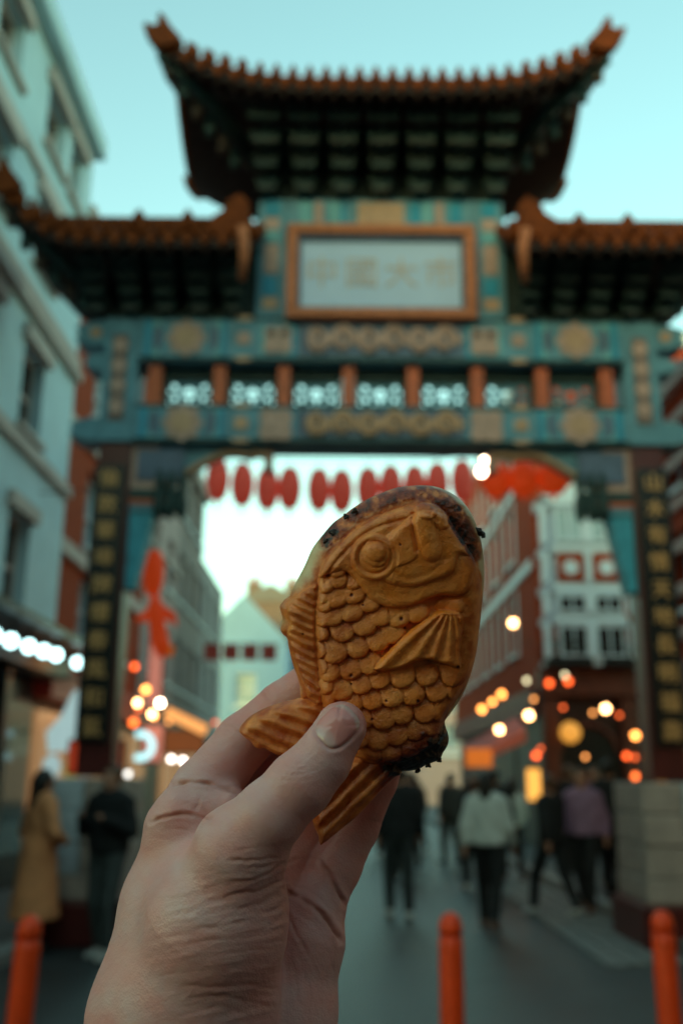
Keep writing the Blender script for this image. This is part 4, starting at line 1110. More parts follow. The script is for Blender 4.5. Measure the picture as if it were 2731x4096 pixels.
person('person all in black next to the right plinth', (3.55, 13.6, 0.1), -0.5, 1.76, C_BLK, C_BLK, C_DK, H_DK, 0.14)
person('small far person in black seen left of the pale jacket', (1.35, 19.5, 0), 0.2, 1.74, C_BLK, C_DK, C_BLK, H_DK, 0.14)
person('small far person carrying orange, seen right of the hand', (1.05, 17.5, 0), 3.0, 1.70, mat('rust_cloth', (0.22, 0.05, 0.02), 0.85, 0.2, 6), C_DK, C_BLK, H_DK, 0.12)
person('far person in dark clothes behind the pale jacket', (2.2, 20.5, 0), 0.4, 1.72, C_DK, C_DK, C_BLK, H_DK, 0.12)
person('person in a grey jacket half hidden behind the hand on the left', (-1.7, 13.5, 0), 0.0, 1.70, C_WHITE, C_JEAN, C_SHOEW, H_DK, 0.1)
person('far person in dark clothes near the pub entrance', (3.9, 17.5, 0.1), -0.6, 1.74, C_BLK, C_BLK, C_BLK, H_BR, 0.1)

# more passers-by, further off
CROWD = [(4, (2.05, 15.6), 0.2, 0.98, 'person in black just behind the pale jacket, towards the pub'), (2, (0.95, 22.0), 0.0, 0.99, 'small dark figure far down the road nearest the waffle tail'),
         (5, (3.75, 15.2), 2.9, 0.97, 'second person in a mauve top, further back by the pub wall'), (3, (2.85, 17.2), 0.3, 0.96, 'second person in a pale jacket, further off in front of the pub'),
         (6, (2.45, 16.4), -0.4, 1.0, 'dark figure in front of the pink awning'), (4, (1.75, 23.5), 0.4, 0.97, 'tiny dark figure striding far down the road'),
         (2, (2.9, 22.5), 3.0, 0.98, 'tiny dark figure by the far kerb'), (6, (-2.2, 17.0), 0.2, 0.98, 'dark figure beyond the left plinth'), (6, (4.3, 14.4), 0.5, 0.98, 'dark figure half hidden behind the right plinth')]
crowd_src = [o for o in COL.objects if o.type == 'EMPTY' and o.name.split('.')[0] == 'person']
for src, (x, y), rz, k, lab_ in CROWD:
    c = copy_tree(crowd_src[src])
    c.location = (x, y, 0.1 if x > 3.4 or x < -3.0 else 0.0); c.rotation_euler = (0, 0, rz); c.scale = (k, k, k)
    c['label'] = lab_
# strings of small bulbs
def string_light(label, p0, p1, sag, n, r, ms):
    t = thing('string_light', label, 'string light', p0, 0, 'strings of small bulbs')
    d = Vector(p1) - Vector(p0)
    MB().tube([(d.x * u, d.y * u, d.z * u - sag * 4 * u * (1 - u)) for u in np.linspace(0, 1, 17)], 0.008, 5).build('cord', CORD, t)
    for k in range(n):
        u = (k + 0.5) / n + random.uniform(-0.02, 0.02)
        o = link_mesh('bulb', bulb_mesh(r, ms[k % len(ms)]), t)
        o.location = (d.x * u, d.y * u, d.z * u - sag * 4 * u * (1 - u) - r)
DIMA = lamp_mat('dim_amber_bulb', (1.0, 0.36, 0.09), 0.9)
DIMR = lamp_mat('dim_red_bulb', (1.0, 0.14, 0.03), 0.7)
string_light('string of amber bulbs sagging over the pub front', (3.6, 20.5, 3.35), (7.6, 20.5, 3.2), 0.35, 7, 0.040, [DIMA, DIMR])
string_light('string of amber bulbs low beside the pub door', (3.4, 19.0, 2.3), (6.2, 17.5, 2.25), 0.25, 4, 0.036, [DIMR, DIMA])
string_light('string of amber bulbs across the left shopfronts', (-4.3, 19.0, 3.2), (-3.2, 27.0, 3.1), 0.3, 8, 0.05, [DIMA, DIMR, WARM2])
# ================================================================== the fish-shaped waffle
# Modelled in millimetres in the plane it is held in: x across, y up, z towards the viewer.
HOLD_LOC = Vector((0.0, 0.3574, 1.6958))
HOLD_ROT = Matrix.Rotation(RAD(90 + PITCH), 4, 'X') @ Matrix.Rotation(RAD(0.45), 4, 'Z')
HOLD = Matrix.Translation(HOLD_LOC) @ HOLD_ROT
FISH_AT = HOLD @ Matrix.Translation((0.01877, -0.04756, 0.0))

def crop_mm(pts):                                 # image crop pixels -> mm
    p = np.array(pts, float)
    return np.stack([p[:, 0] * 0.068124 - 62.01, -p[:, 1] * 0.068124 + 61.33], 1)
U = 0.068124
def circ(t):
    t = np.clip(t, 0, 1)
    return np.sqrt(np.maximum(0, 1 - (1 - t) ** 2))

RIM = crop_mm([(1110,52),(1200,70),(1290,120),(1350,185),(1388,260),(1412,335),(1430,420),(1438,500),(1437,600),(1427,720),(1412,850),(1395,980),(1370,1090),(1335,1190),(1290,1275),(1245,1340),(1218,1378),(1222,1415),(1236,1460),(1234,1512),(1210,1553),(1195,1585),(1160,1608),(1118,1626),(1062,1652),(990,1661),(920,1650),(800,1640),(700,1600),(600,1500),(520,1380),(455,1275),(408,1248),(400,1190),(385,1130),(360,1060),(337,965),(328,915),(304,893),(290,862),(300,800),(287,735),(312,700),(343,676),(352,650),(378,600),(430,500),(470,410),(530,330),(590,262),(650,220),(700,180),(780,130),(860,95),(940,66),(1020,55)])
BODY = crop_mm([(505,600),(515,540),(545,470),(600,398),(680,320),(780,250),(900,200),(1020,165),(1090,150),(1150,162),(1205,210),(1260,300),(1320,390),(1370,480),(1395,560),(1408,650),(1405,750),(1397,880),(1380,1000),(1350,1100),(1300,1190),(1250,1260),(1213,1322),(1200,1370),(1190,1430),(1140,1490),(1060,1540),(960,1580),(860,1590),(760,1580),(660,1500),(600,1400),(540,1290),(510,1190),(500,1050),(490,900),(488,750)])
DORSAL = crop_mm([(500,600),(440,630),(395,660),(342,708),(331,765),(347,800),(348,838),(331,880),(340,930),(366,985),(362,1010),(386,1050),(398,1090),(412,1125),(430,1160),(440,1195),(455,1240),(520,1265),(530,1180),(505,1000),(492,800),(503,690)])
TAIL_L = crop_mm([(62,1432),(72,1405),(112,1362),(180,1320),(260,1288),(350,1265),(455,1240),(540,1230),(620,1300),(600,1420),(520,1500),(400,1560),(320,1570),(270,1562),(205,1527),(178,1530),(148,1518),(128,1490),(90,1462)])
TAIL_R = crop_mm([(940,1575),(975,1660),(930,1690),(860,1760),(790,1838),(720,1910),(640,1975),(560,2040),(515,2066),(505,2020),(492,1990),(472,1935),(476,1900),(458,1868),(470,1800),(560,1680),(680,1560),(800,1540)])
GILL = [(500,560),(560,545),(640,520),(700,560),(745,618),(800,680),(880,716),(950,721),(1020,706),(1100,676),(1180,656),(1260,662),(1312,642),(1340,590),(1362,535)]
HEAD = crop_mm(GILL + [(1460,480),(1440,250),(1300,80),(1100,20),(800,80),(550,280),(440,480)])
CHEEK = crop_mm([(870,576),(960,602),(1040,602),(1120,576),(1205,548),(1243,512),(1272,430),(1350,440),(1330,300),(1200,220),(1050,200),(900,330),(830,500)])
PECT = crop_mm([(1160,742),(1100,775),(1020,832),(950,895),(880,965),(812,1046),(850,1062),(905,1058),(965,1042),(1040,1010),(1100,1002),(1160,1018),(1215,1032),(1262,1052),(1282,1040),(1278,960),(1290,850),(1292,765),(1230,742)])
EYE_BAG = crop_mm([(880,330),(960,275),(1012,262),(1030,330),(1038,400),(1040,440),(1000,475),(950,492),(890,500),(840,420)])
CHAR_LOW = crop_mm([(850,1600),(960,1545),(1040,1490),(1100,1425),(1180,1395),(1240,1430),(1250,1530),(1180,1625),(1060,1680),(930,1670)])
SCALES = [(545,600),(618,570),(700,585),(610,515),(700,640),(520,668),(602,660),(545,705),(585,765),(686,735),(785,690),(640,845),(757,812),(843,768),(942,762),(1042,742),(520,865),(600,962),(722,938),(832,900),(912,852),(570,1070),(682,1052),(790,1022),(990,835),
          (512,960),(632,1162),(742,1132),(838,1105),(963,1090),(1098,1090),(1240,1092),(545,1150),(800,1222),(908,1198),(1020,1190),(1152,1180),(1265,1165),(555,1225),(690,1240),(860,1320),(962,1300),(1090,1290),(1215,1262),(745,1330),(830,1435),(932,1412),(1038,1390),(1138,1362),(900,1510),(1005,1485),(1090,1450),(790,1528),(720,1430),(535,780),(505,800),(640,1330),(900,1040),(1010,1050),(1290,1010),(1330,1080),(1180,1290),(640,1010),(520,1050),(930,650),(1090,690)]
SCALES = [s for s in SCALES if s not in ((640,1010),(930,650),(1090,690),(900,1040),(1010,1050),(1290,1010),(990,835),(505,800))]
PITS = [(690,653,7),(958,780,8),(978,832,6),(688,1089,7),(1050,1228,8),(878,1225,5),(800,1328,5),(688,1138,4),(950,378,4),(752,706,4),(1262,1040,7),(424,872,4)]

def build_fish():
    h = 0.32
    x0, x1, y0, y1 = -60, 40, -82, 60
    gx = np.arange(x0, x1, h); gy = np.arange(y0, y1, h)
    nx, ny = len(gx), len(gy)
    X, Y = np.meshgrid(gx, gy, indexing='ij')
    P = np.stack([X.ravel(), Y.ravel()], 1)
    cr = lambda p, n=6: catmull(p, n)
    rim, body, dors, tl, tr = cr(RIM), cr(BODY), cr(DORSAL, 4), cr(TAIL_L), cr(TAIL_R)
    def sdall(Q):
        return np.maximum(np.maximum(poly_sd(Q, rim), poly_sd(Q, tl)), poly_sd(Q, tr))
    sS = sdall(P)
    # cells touching the outline; outer corners are pulled onto it
    keepv = sS > -h * 1.5
    Sg = sS.reshape(nx, ny)
    inside = Sg > 0
    cells = inside[:-1, :-1] | inside[1:, :-1] | inside[:-1, 1:] | inside[1:, 1:]
    gxs, gys = np.gradient(Sg, h)
    out = (~inside) & (Sg > -h * 2)
    Xm, Ym = X.copy(), Y.copy()
    gl = np.sqrt(gxs ** 2 + gys ** 2) + 1e-6
    Xm[out] -= (Sg * gxs / gl)[out]; Ym[out] -= (Sg * gys / gl)[out]
    used = np.zeros((nx, ny), bool)
    ci, cj = np.nonzero(cells)
    for a, b in ((0, 0), (1, 0), (0, 1), (1, 1)): used[ci + a, cj + b] = True
    vid = -np.ones((nx, ny), np.int64); vid[used] = np.arange(used.sum())
    Q = np.stack([Xm[used], Ym[used]], 1)
    quads = np.stack([vid[ci, cj], vid[ci + 1, cj], vid[ci + 1, cj + 1], vid[ci, cj + 1]], 1)

    def relief(Q):
        n = len(Q)
        x, y = Q[:, 0], Q[:, 1]
        sR, sB, sD, sTL, sTR = poly_sd(Q, rim), poly_sd(Q, body), poly_sd(Q, dors), poly_sd(Q, tl), poly_sd(Q, tr)
        sH, sC, sP, sE = poly_sd(Q, cr(HEAD)), poly_sd(Q, cr(CHEEK)), poly_sd(Q, cr(PECT, 4)), poly_sd(Q, cr(EYE_BAG))
        lab = np.zeros(n, int)                  # 0 rim/body
        big = noise2(x * 0.10 + 3, y * 0.10, 11, 3)
        zR = -13 + 9.5 * circ(sR / 8.0) + 0.35 * big
        zB = zR + 4.6 * circ(sB / 5.5) * (sB > 0) + 1.6 * sstep(2, 26, sB)
        z = np.where(sB > 0, zB, zR)
        # scales
        wide = np.array([0.955, 0.297]); down = np.array([0.297, -0.955])
        hs = np.full(n, -1.5); who = np.full(n, -1)
        for i, (sx, sy) in enumerate(SCALES):
            c = crop_mm([(sx, sy)])[0]
            small = 0.74 if (sx < 560 or sy < 600) else 1.0
            rr = 0.965 + 0.07 * math.sin(i * 2.3)
            a = (Q - c) @ wide; b = (Q - c) @ down
            rx = 4.75 * small * rr
            ry = np.where(b > 0, 4.3, 5.8) * small * rr
            rho = (np.abs(a) / rx) ** 2.3 + (np.abs(b) / ry) ** 2.1
            hh = 1.55 * np.sqrt(np.maximum(0, 1 - rho ** 1.5)) - 1.15 + 1.25 * b / 4.3
            hh = np.where(rho < 1.0, np.maximum(hh, -1.3), -9)
            w = hh > hs
            hs = np.where(w, hh, hs); who = np.where(w, i, who)
        m_sc = sstep(0.6, 2.6, sB) * (1 - sstep(-0.4, 0.5, sH)) * (1 - sstep(-0.5, 0.3, sP))
        right = sstep(20.5, 26.5, x + 0.12 * y)              # smooth belly strip
        m_sc = m_sc * (1 - right)
        z = z + m_sc * hs * 1.1
        scale_here = (m_sc > 0.45) & (who >= 0)
        lab[scale_here] = 100 + who[scale_here]
        # head plate, cheek, brow groove
        inB = sB > 0
        hd = np.where(inB, circ(sH / 2.6) * (sH > 0), 0)
        z = z + 2.0 * hd
        z = z + np.where(inB & (sC > 0), 1.6 * circ(sC / 2.4), 0) * sstep(0, 3, sB)
        brow = catmull(crop_mm([(545,590),(575,520),(610,470),(680,395),(760,322),(850,278),(950,250),(1012,240)]), 8, False)
        z = z - 0.75 * np.exp(-(seg_dist(Q, brow, False) / 0.85) ** 2) * inB
        for pts, dep, w in (([(1022,215),(1020,300),(1036,410)], 0.9, 0.8), ([(1130,170),(1180,215),(1195,262)], 0.7, 0.7),
                            ([(905,520),(985,560),(1080,545),(1150,505),(1195,455)], 0.35, 1.2), ([(1300,330),(1350,430),(1372,520)], 0.5, 0.8),
                            ([(745,600),(830,640),(930,655),(1040,650)], 0.25, 1.6), ([(1070,205),(1120,215),(1150,250)], 0.55, 0.7)):
            z = z - dep * np.exp(-(seg_dist(Q, catmull(crop_mm(pts), 8, False), False) / w) ** 2) * inB
        lab[(sH > 0) & inB] = 2
        # eye
        ec = crop_mm([(812, 447)])[0]; r = np.sqrt(((Q - ec) ** 2).sum(1))
        z = z + np.where((sE > 0) & (r > 7.9), 0.75 * circ(sE / 1.6), 0.0)
        eb = 1 - sstep(7.7, 9.0, r)
        z = z * (1 - eb) + (zB + 2.9) * eb
        ring = r < 8.4
        z = np.where(ring, z + 1.0 * circ((8.4 - r) / 1.6) - 0.85 * np.exp(-((r - 5.9) / 0.7) ** 2), z)
        ec2 = crop_mm([(822, 422)])[0]; r2 = np.sqrt(((Q - ec2) ** 2).sum(1))
        z = np.where(r2 < 5.2, z + 0.9 * circ((5.2 - r2) / 1.6), z)
        r3 = np.sqrt(((Q - crop_mm([(820, 415)])[0]) ** 2).sum(1))
        z = np.where(r3 < 3.6, z + 1.7 * circ((3.6 - r3) / 3.6), z)
        lab[ring] = 3; lab[r3 < 3.6] = 4
        # nostril, lips, fin knob
        def bump(pts, rad, amp):
            d = seg_dist(Q, crop_mm(pts), False)
            return amp * circ(1 - d / rad) * (d < rad)
        z = z + bump([(1072,262),(1098,345),(1118,410)], 3.9, 1.9) + bump([(1080,185),(1100,192)], 3.6, 1.3) + bump([(1160,228),(1180,250)], 3.2, 1.2)
        z = z + bump([(1190,712),(1262,716)], 3.0, 1.3) * (sH < 0.6)
        # pectoral fin
        ap = crop_mm([(1225, 690)])[0]
        ang = np.arctan2(x - ap[0], -(y - ap[1]))
        rad = np.sqrt((x - ap[0]) ** 2 + (y - ap[1]) ** 2)
        pz = 3.0 * circ(sP / 1.7) + 0.5 * np.cos(ang * 23 + 0.6) * sstep(0.5, 2.2, sP) * sstep(2, 8, rad)
        z = np.where(sP > 0, z + pz, z)
        lab[sP > 0] = 5
        # dorsal fin ribs
        along = (Q @ np.array([0.42, 0.907])) + 0.55 * noise2(x * 0.12, y * 0.12, 3, 2)
        dz = zR + 2.4 * circ(sD / 1.6) + 0.55 * np.cos(along * 2 * math.pi / 3.05) * sstep(0.2, 1.2, sD)
        w = (sD > 0) & (sB < 1.2) & (dz > z)
        z = np.where(w, dz, z); lab[w] = 6
        # tail fins
        for s, ax, ph, code, root in ((sTL, np.array([-0.36, -0.93]), 0.4, 7, -3.5), (sTR, np.array([0.70, -0.71]), 0.0, 8, -4.5)):
            t = Q @ ax + 0.6 * noise2(x * 0.07, y * 0.07, 5, 2)
            tz = -11.5 + 7.5 * circ(s / 4.2) + 0.8 * np.cos(t * 2 * math.pi / 5.0 + ph) * sstep(0.4, 3, s)
            w = (s > 0) & (tz > z) & (sB < 3)
            z = np.where(w, tz, z); lab[w] = code
        # burnt ends: ragged relief
        sL = poly_sd(Q, cr(CHAR_LOW))
        rag = noise2(x * 0.35, y * 0.35, 21, 4)
        fine = noise2(x * 0.9, y * 0.9, 22, 3)
        low = sstep(-2.5, 2.0, sL + 2.2 * rag)
        z = z + low * (0.9 * rag + 0.3 * fine - 0.3)
        top = catmull(crop_mm([(560,352),(640,262),(730,196),(830,146),(950,108),(1080,98),(1180,130),(1250,195),(1302,270),(1340,350),(1366,430)]), 6, False)
        dt = seg_dist(Q, top, False)
        band = (1 - sstep(2.2, 4.6, dt + 0.9 * rag)) * (sB < 1.0)
        z = z + band * (0.30 * rag + 0.16 * fine)
        heavy = np.zeros(n)
        for px, py, rr in ((1245,260,4.2),(1300,330,4.6),(1340,410,3.2),(590,312,2.6),(548,365,2.0),(700,205,1.6),(1260,180,1.8)):
            c = crop_mm([(px, py)])[0]
            heavy = np.maximum(heavy, 1 - sstep(rr * 0.4, rr * 1.2, np.sqrt(((Q - c) ** 2).sum(1)) + 1.3 * rag))
        heavy = heavy * (sB < 1.5)
        lab[(low > 0.5) & ((sB < 6) | (lab < 100))] = 9
        lab[(band > 0.5) & (lab == 0)] = 10
        # bubbles and pores
        pit = np.zeros(n)
        for px, py, pr in PITS:
            d = np.sqrt(((Q - crop_mm([(px, py)])[0]) ** 2).sum(1))
            pit = np.maximum(pit, np.exp(-(d / (pr * U * 1.1)) ** 2))
        z = z - 0.9 * pit
        z = z + 0.10 * noise2(x * 0.8, y * 0.8, 31, 3) + 0.045 * noise2(x * 2.2, y * 2.2, 32, 2)
        # how the batter browned
        front = np.maximum.reduce([sB, sD, sTL * 0.9, sTR * 0.9])
        toast = sstep(-4.6 + 1.2 * 0, -0.6, front + 0.9 * rag)
        toast = np.where(x > 14, sstep(-1.6, -0.2, front + 0.4 * rag), toast)
        toast = np.maximum(toast, band * 0.95)
        char = np.clip(np.maximum.reduce([0.34 * sstep(-9, -1, sL + 2.5 * rag) + low * (0.30 + 0.5 * rag) + 0.75 * sstep(0.5, 3.4, sL - sstep(0, 5, sB) * 2.5 + rag), 0.22 * (1 - sstep(2.5, 7.5, dt + 1.5 * rag)) + band * (0.16 + 0.5 * rag), heavy * (0.85 + 0.3 * fine), pit]), 0, 1)
        browned = np.clip(0.40 + 0.75 * noise2(x * 0.055, y * 0.055, 41, 4) + 0.12 * (z - 2.0), 0, 1)
        return z, lab, toast, char, browned
    z, lab, toast, char, browned = relief(Q)
    V = np.column_stack([Q, z])
    # seamless normals for the pieces
    A, B, C, D_ = (V[quads[:, i]] for i in range(4))
    fn = np.cross(C - A, D_ - B)
    vn = np.zeros_like(V)
    for i in range(4): np.add.at(vn, quads[:, i], fn)
    vn /= np.linalg.norm(vn, axis=1)[:, None] + 1e-9
    m = fish_material()
    root = bpy.data.objects.new('fish_waffle', None)
    COL.objects.link(root)
    root.matrix_world = FISH_AT
    tag(root, 'golden brown fish-shaped waffle with moulded scales and burnt edges held in the hand', 'waffle')

    def piece(name, faces, parent, label=None):
        ids, inv = np.unique(faces, return_inverse=True)
        f = inv.reshape(faces.shape)
        me = mesh_np(name, V[ids] * 0.001, f, m)
        for nm, arr in (('toast', toast), ('char', char), ('browned', browned)):
            at = me.attributes.new(nm, 'FLOAT', 'POINT'); at.data.foreach_set('value', arr[ids].astype(np.float32))
        me.normals_split_custom_set_from_vertices(vn[ids].tolist())
        o = link_mesh(name, me, parent)
        if label: o['label'] = label
        return o
    fl = lab[quads[:, 0]]
    names = {0: 'body', 2: 'head', 3: 'eye', 5: 'pectoral_fin', 6: 'dorsal_fin', 7: 'tail_fin', 8: 'tail_fin', 9: 'burnt_crust', 10: 'browned_crust'}
    labs = {0: 'pale cream side of the waffle around the moulded fish', 9: 'charred black end by the tail', 10: 'browned and blistered crust over the head', 2: 'smooth moulded head with gill plate'}
    made = {}
    for code, nm in names.items():
        f = quads[fl == code]
        if len(f): made[code] = piece(nm, f, root, labs.get(code))
    f = quads[fl == 4]
    piece('pupil', f, made[3])
    for i in range(len(SCALES)):
        f = quads[fl == 100 + i]
        if len(f) > 30: piece('scale', f, root)
        elif len(f): piece('crumb_edge', f, made[0])
    # the back half
    hb = 0.9
    gx2 = np.arange(x0, x1, hb); gy2 = np.arange(y0, y1, hb)
    X2, Y2 = np.meshgrid(gx2, gy2, indexing='ij')
    S2 = sdall(np.stack([X2.ravel(), Y2.ravel()], 1)).reshape(X2.shape)
    ins2 = S2 > 0
    c2 = ins2[:-1, :-1] | ins2[1:, :-1] | ins2[:-1, 1:] | ins2[1:, 1:]
    ax_, ay_ = np.gradient(S2, hb); g2 = np.sqrt(ax_ ** 2 + ay_ ** 2) + 1e-6
    o2 = ~ins2
    X2[o2] -= (S2 * ax_ / g2)[o2]; Y2[o2] -= (S2 * ay_ / g2)[o2]
    i2, j2 = np.nonzero(c2)
    us = np.zeros(X2.shape, bool)
    for a, b in ((0, 0), (1, 0), (0, 1), (1, 1)): us[i2 + a, j2 + b] = True
    v2 = -np.ones(X2.shape, np.int64); v2[us] = np.arange(us.sum())
    q2 = np.stack([v2[i2, j2], v2[i2, j2 + 1], v2[i2 + 1, j2 + 1], v2[i2 + 1, j2]], 1)
    Sd = np.maximum(S2[us], 0)
    zb = -13.0 - 9.0 * circ(Sd / 9.0)
    me = mesh_np('back_half', np.column_stack([X2[us], Y2[us], zb]) * 0.001, q2, m)
    n2 = len(me.vertices)
    for nm, val in (('toast', np.clip(Sd / 4, 0, 1)), ('char', np.zeros(n2)), ('browned', np.full(n2, 0.5))):
        at = me.attributes.new(nm, 'FLOAT', 'POINT'); at.data.foreach_set('value', np.asarray(val, np.float32))
    link_mesh('back_half', me, root)
    # loose burnt crumbs stuck to the edge
    cm = mat('burnt_crumb', (0.03, 0.012, 0.006), 0.45, 0.5, 400, 0.4, 900, spec=0.6)
    for (px, py, r, zz) in ((1396,304,1.0,-8),(1410,320,1.2,-8),(1424,338,0.8,-8),(552,368,1.1,-6.2),(592,318,1.2,-5.6),(660,228,0.9,-6.5),(708,198,1.0,-5.6),(1062,1652,0.8,-10),(1120,1622,0.9,-10),(1180,1588,1.0,-9)):
        c = crop_mm([(px, py)])[0]
        bm = bmesh.new(); bmesh.ops.create_icosphere(bm, subdivisions=3, radius=r)
        for v in bm.verts:
            k = 1 + 0.38 * math.sin(v.co.x * 3.1 / r + px) * math.sin(v.co.y * 2.7 / r + py) + 0.2 * math.sin(v.co.z * 5 / r + px)
            v.co = Vector((c[0] + v.co.x * k * 1.15, c[1] + v.co.y * k, zz + v.co.z * k * 0.8)) * 0.001
        me = bpy.data.meshes.new('burnt_crumb'); bm.to_mesh(me); bm.free()
        for p in me.polygons: p.use_smooth = True
        me.materials.append(cm)
        link_mesh('burnt_crumb', me, root)
    return root

def fish_material():
    m = bpy.data.materials.new('baked_batter')
    m.use_nodes = True
    n, l = m.node_tree.nodes, m.node_tree.links
    b = n['Principled BSDF']
    def at(name):
        a = n.new('ShaderNodeAttribute'); a.attribute_name = name
        return a.outputs['Fac']
    def mix(fac, A, B, blend='MIX'):
        x = n.new('ShaderNodeMix'); x.data_type = 'RGBA'; x.blend_type = blend
        if isinstance(fac, float): x.inputs['Factor'].default_value = fac
        else: l.new(fac, x.inputs['Factor'])
        for sock, v in ((x.inputs['A'], A), (x.inputs['B'], B)):
            if isinstance(v, tuple): sock.default_value = (*v, 1)
            else: l.new(v, sock)
        return x.outputs['Result']
    tc = n.new('ShaderNodeTexCoord')
    nz = n.new('ShaderNodeTexNoise'); nz.inputs['Scale'].default_value = 160; nz.inputs['Detail'].default_value = 6
    l.new(tc.outputs['Object'], nz.inputs['Vector'])
    nf = n.new('ShaderNodeTexNoise'); nf.inputs['Scale'].default_value = 1500; nf.inputs['Detail'].default_value = 3
    l.new(tc.outputs['Object'], nf.inputs['Vector'])
    golden = mix(at('browned'), (0.52, 0.075, 0.001), (0.92, 0.225, 0.02))
    mr = n.new('ShaderNodeMapRange'); mr.inputs['From Min'].default_value = 0.35; mr.inputs['From Max'].default_value = 0.7
    l.new(nz.outputs['Fac'], mr.inputs['Value'])
    golden = mix(mr.outputs['Result'], golden, (0.95, 0.30, 0.065))
    mf = n.new('ShaderNodeMapRange'); mf.inputs['From Min'].default_value = 0.62; mf.inputs['From Max'].default_value = 0.74
    mf.inputs['To Max'].default_value = 0.45
    l.new(nf.outputs['Fac'], mf.inputs['Value'])
    golden = mix(mf.outputs['Result'], golden, (0.26, 0.05, 0.004))
    pale = mix(mr.outputs['Result'], (0.70, 0.47, 0.25), (0.80, 0.60, 0.36))
    col = mix(at('toast'), pale, golden)
    cr_ = n.new('ShaderNodeValToRGB')
    e = cr_.color_ramp.elements
    e[0].position = 0.05; e[0].color = (1, 1, 1, 1)
    e[1].position = 0.85; e[1].color = (0.022, 0.012, 0.008, 1)
    x = e.new(0.4); x.color = (0.42, 0.20, 0.10, 1)
    l.new(at('char'), cr_.inputs['Fac'])
    col = mix(1.0, col, cr_.outputs['Color'], 'MULTIPLY')
    l.new(col, b.inputs['Base Color'])
    b.inputs['Roughness'].default_value = 0.40
    b.inputs['Specular IOR Level'].default_value = 0.5
    b.inputs['Subsurface Weight'].default_value = 0.12
    b.inputs['Subsurface Radius'].default_value = (1.0, 0.4, 0.12)
    b.inputs['Subsurface Scale'].default_value = 0.0018
    bp = n.new('ShaderNodeBump'); bp.inputs['Strength'].default_value = 0.5; bp.inputs['Distance'].default_value = 0.0006
    l.new(nf.outputs['Fac'], bp.inputs['Height'])
    l.new(bp.outputs['Normal'], b.inputs['Normal'])
    return m

fish = build_fish()
# ================================================================== the hand
# Joints: image pixels across and down, back-projected to depth in mm towards the viewer.
def J(u, v, z):
    k = (370.0 - z) / 2287.0
    return np.array([(u - 784) * k, -(v - 1176) * k, z], np.float32)

def chain(P, pts, k=2.0):
    d = None
    for (u0, v0, z0, r0), (u1, v1, z1, r1) in zip(pts[:-1], pts[1:]):
        c = cone_sd(P, J(u0, v0, z0), J(u1, v1, z1), r0, r1)
        d = c if d is None else smin(d, c, k)
    return d

FINGERS = [
    [(415,1905,-16,13.2),(470,1815,-22,12.6),(558,1704,-30,11.0),(648,1624,-33,9.8),(722,1562,-32,8.6)],
    [(500,1960,-24,12.5),(570,1860,-36,11.6),(645,1775,-42,10.8),(730,1690,-39,9.6),(785,1635,-35,8.6)],
    [(612,2030,-26,12.0),(680,1930,-38,11.2),(748,1850,-43,10.2),(812,1760,-39,9.2),(850,1700,-35,8.4)],
    [(712,2100,-23,11.5),(768,1990,-31,10.6),(815,1898,-36,9.6),(862,1792,-36,8.7),(888,1735,-33,7.8)],
]
CREASES = [  # on the palm side: points in image crop pixels, depth mm, half width
    ([(590,1070),(680,1045),(780,1035),(870,1000),(930,960)],.75,7),([(600,1130),(720,1095),(830,1080),(935,1035)],.6,8),
    ([(560,1185),(700,1165),(830,1130),(938,1075)],.55,8),([(540,1250),(680,1235),(800,1205),(940,1140)],.5,9),
    ([(520,1320),(640,1300),(780,1290),(940,1240)],.4,9),([(500,1385),(640,1360),(760,1355),(930,1330)],.32,9),
    ([(480,1500),(600,1510),(760,1500),(900,1520)],.5,9),([(520,1560),(660,1550),(760,1575),(880,1600)],.6,9),
    ([(560,1620),(660,1600),(780,1640)],.5,9),([(640,1440),(760,1430),(880,1440)],.3,8),([(720,900),(820,885),(915,880)],.55,6),
    ([(690,940),(800,945),(910,930)],.65,6),([(740,985),(840,975),(930,950)],.45,6),([(640,1005),(740,1000),(830,1010)],.3,6),
    ([(780,1160),(860,1130),(930,1100)],.4,6),([(760,1275),(850,1255),(930,1190)],.35,7),([(660,1205),(740,1195),(800,1170)],.3,6),
    ([(935,1078),(1040,1130),(1130,1210),(1194,1312)],1.5,9),([(945,1165),(1000,1290),(1060,1390)],.7,8),
    ([(940,960),(1010,935),(1085,940)],.6,7),([(1085,925),(1140,1020),(1180,1085),(1205,1145)],1.4,9),
    ([(955,1330),(985,1450),(1000,1600)],.4,7),([(1060,1400),(1100,1500),(1090,1600)],.3,7),([(1130,1210),(1160,1330),(1150,1450)],.35,7),
    ([(1000,1180),(1060,1220),(1120,1290)],.35,6),([(975,1060),(1050,1080),(1120,1140)],.35,6),([(1010,1420),(1050,1530),(1040,1650)],.25,6),
    ([(445,604),(540,592),(640,610),(745,642)],1.25,8),([(340,772),(420,742),(500,738),(600,758)],1.0,8),
    ([(530,725),(560,665),(552,630)],.5,8),([(610,752),(568,700)],.45,8),([(400,690),(470,680),(520,700)],.3,7),([(380,815),(450,800),(520,815)],.3,7),
    ([(645,325),(700,345),(755,378)],.4,6),([(660,350),(735,392)],.25,6),([(825,188),(870,220),(915,254)],.5,6),([(845,180),(890,212)],.25,5),
    ([(900,545),(960,562),(1030,555),(1085,535)],.34,6),([(925,512),(985,540),(1055,528)],.26,5),([(905,575),(990,588),(1072,572)],.26,6),
    ([(945,490),(1005,512),(1050,505)],.2,5),([(1312,768),(1375,778)],.4,6),([(1240,880),(1300,905)],.3,6),
]
NAIL_C, NAIL_A = (775, 1668), (0.735, -0.678)

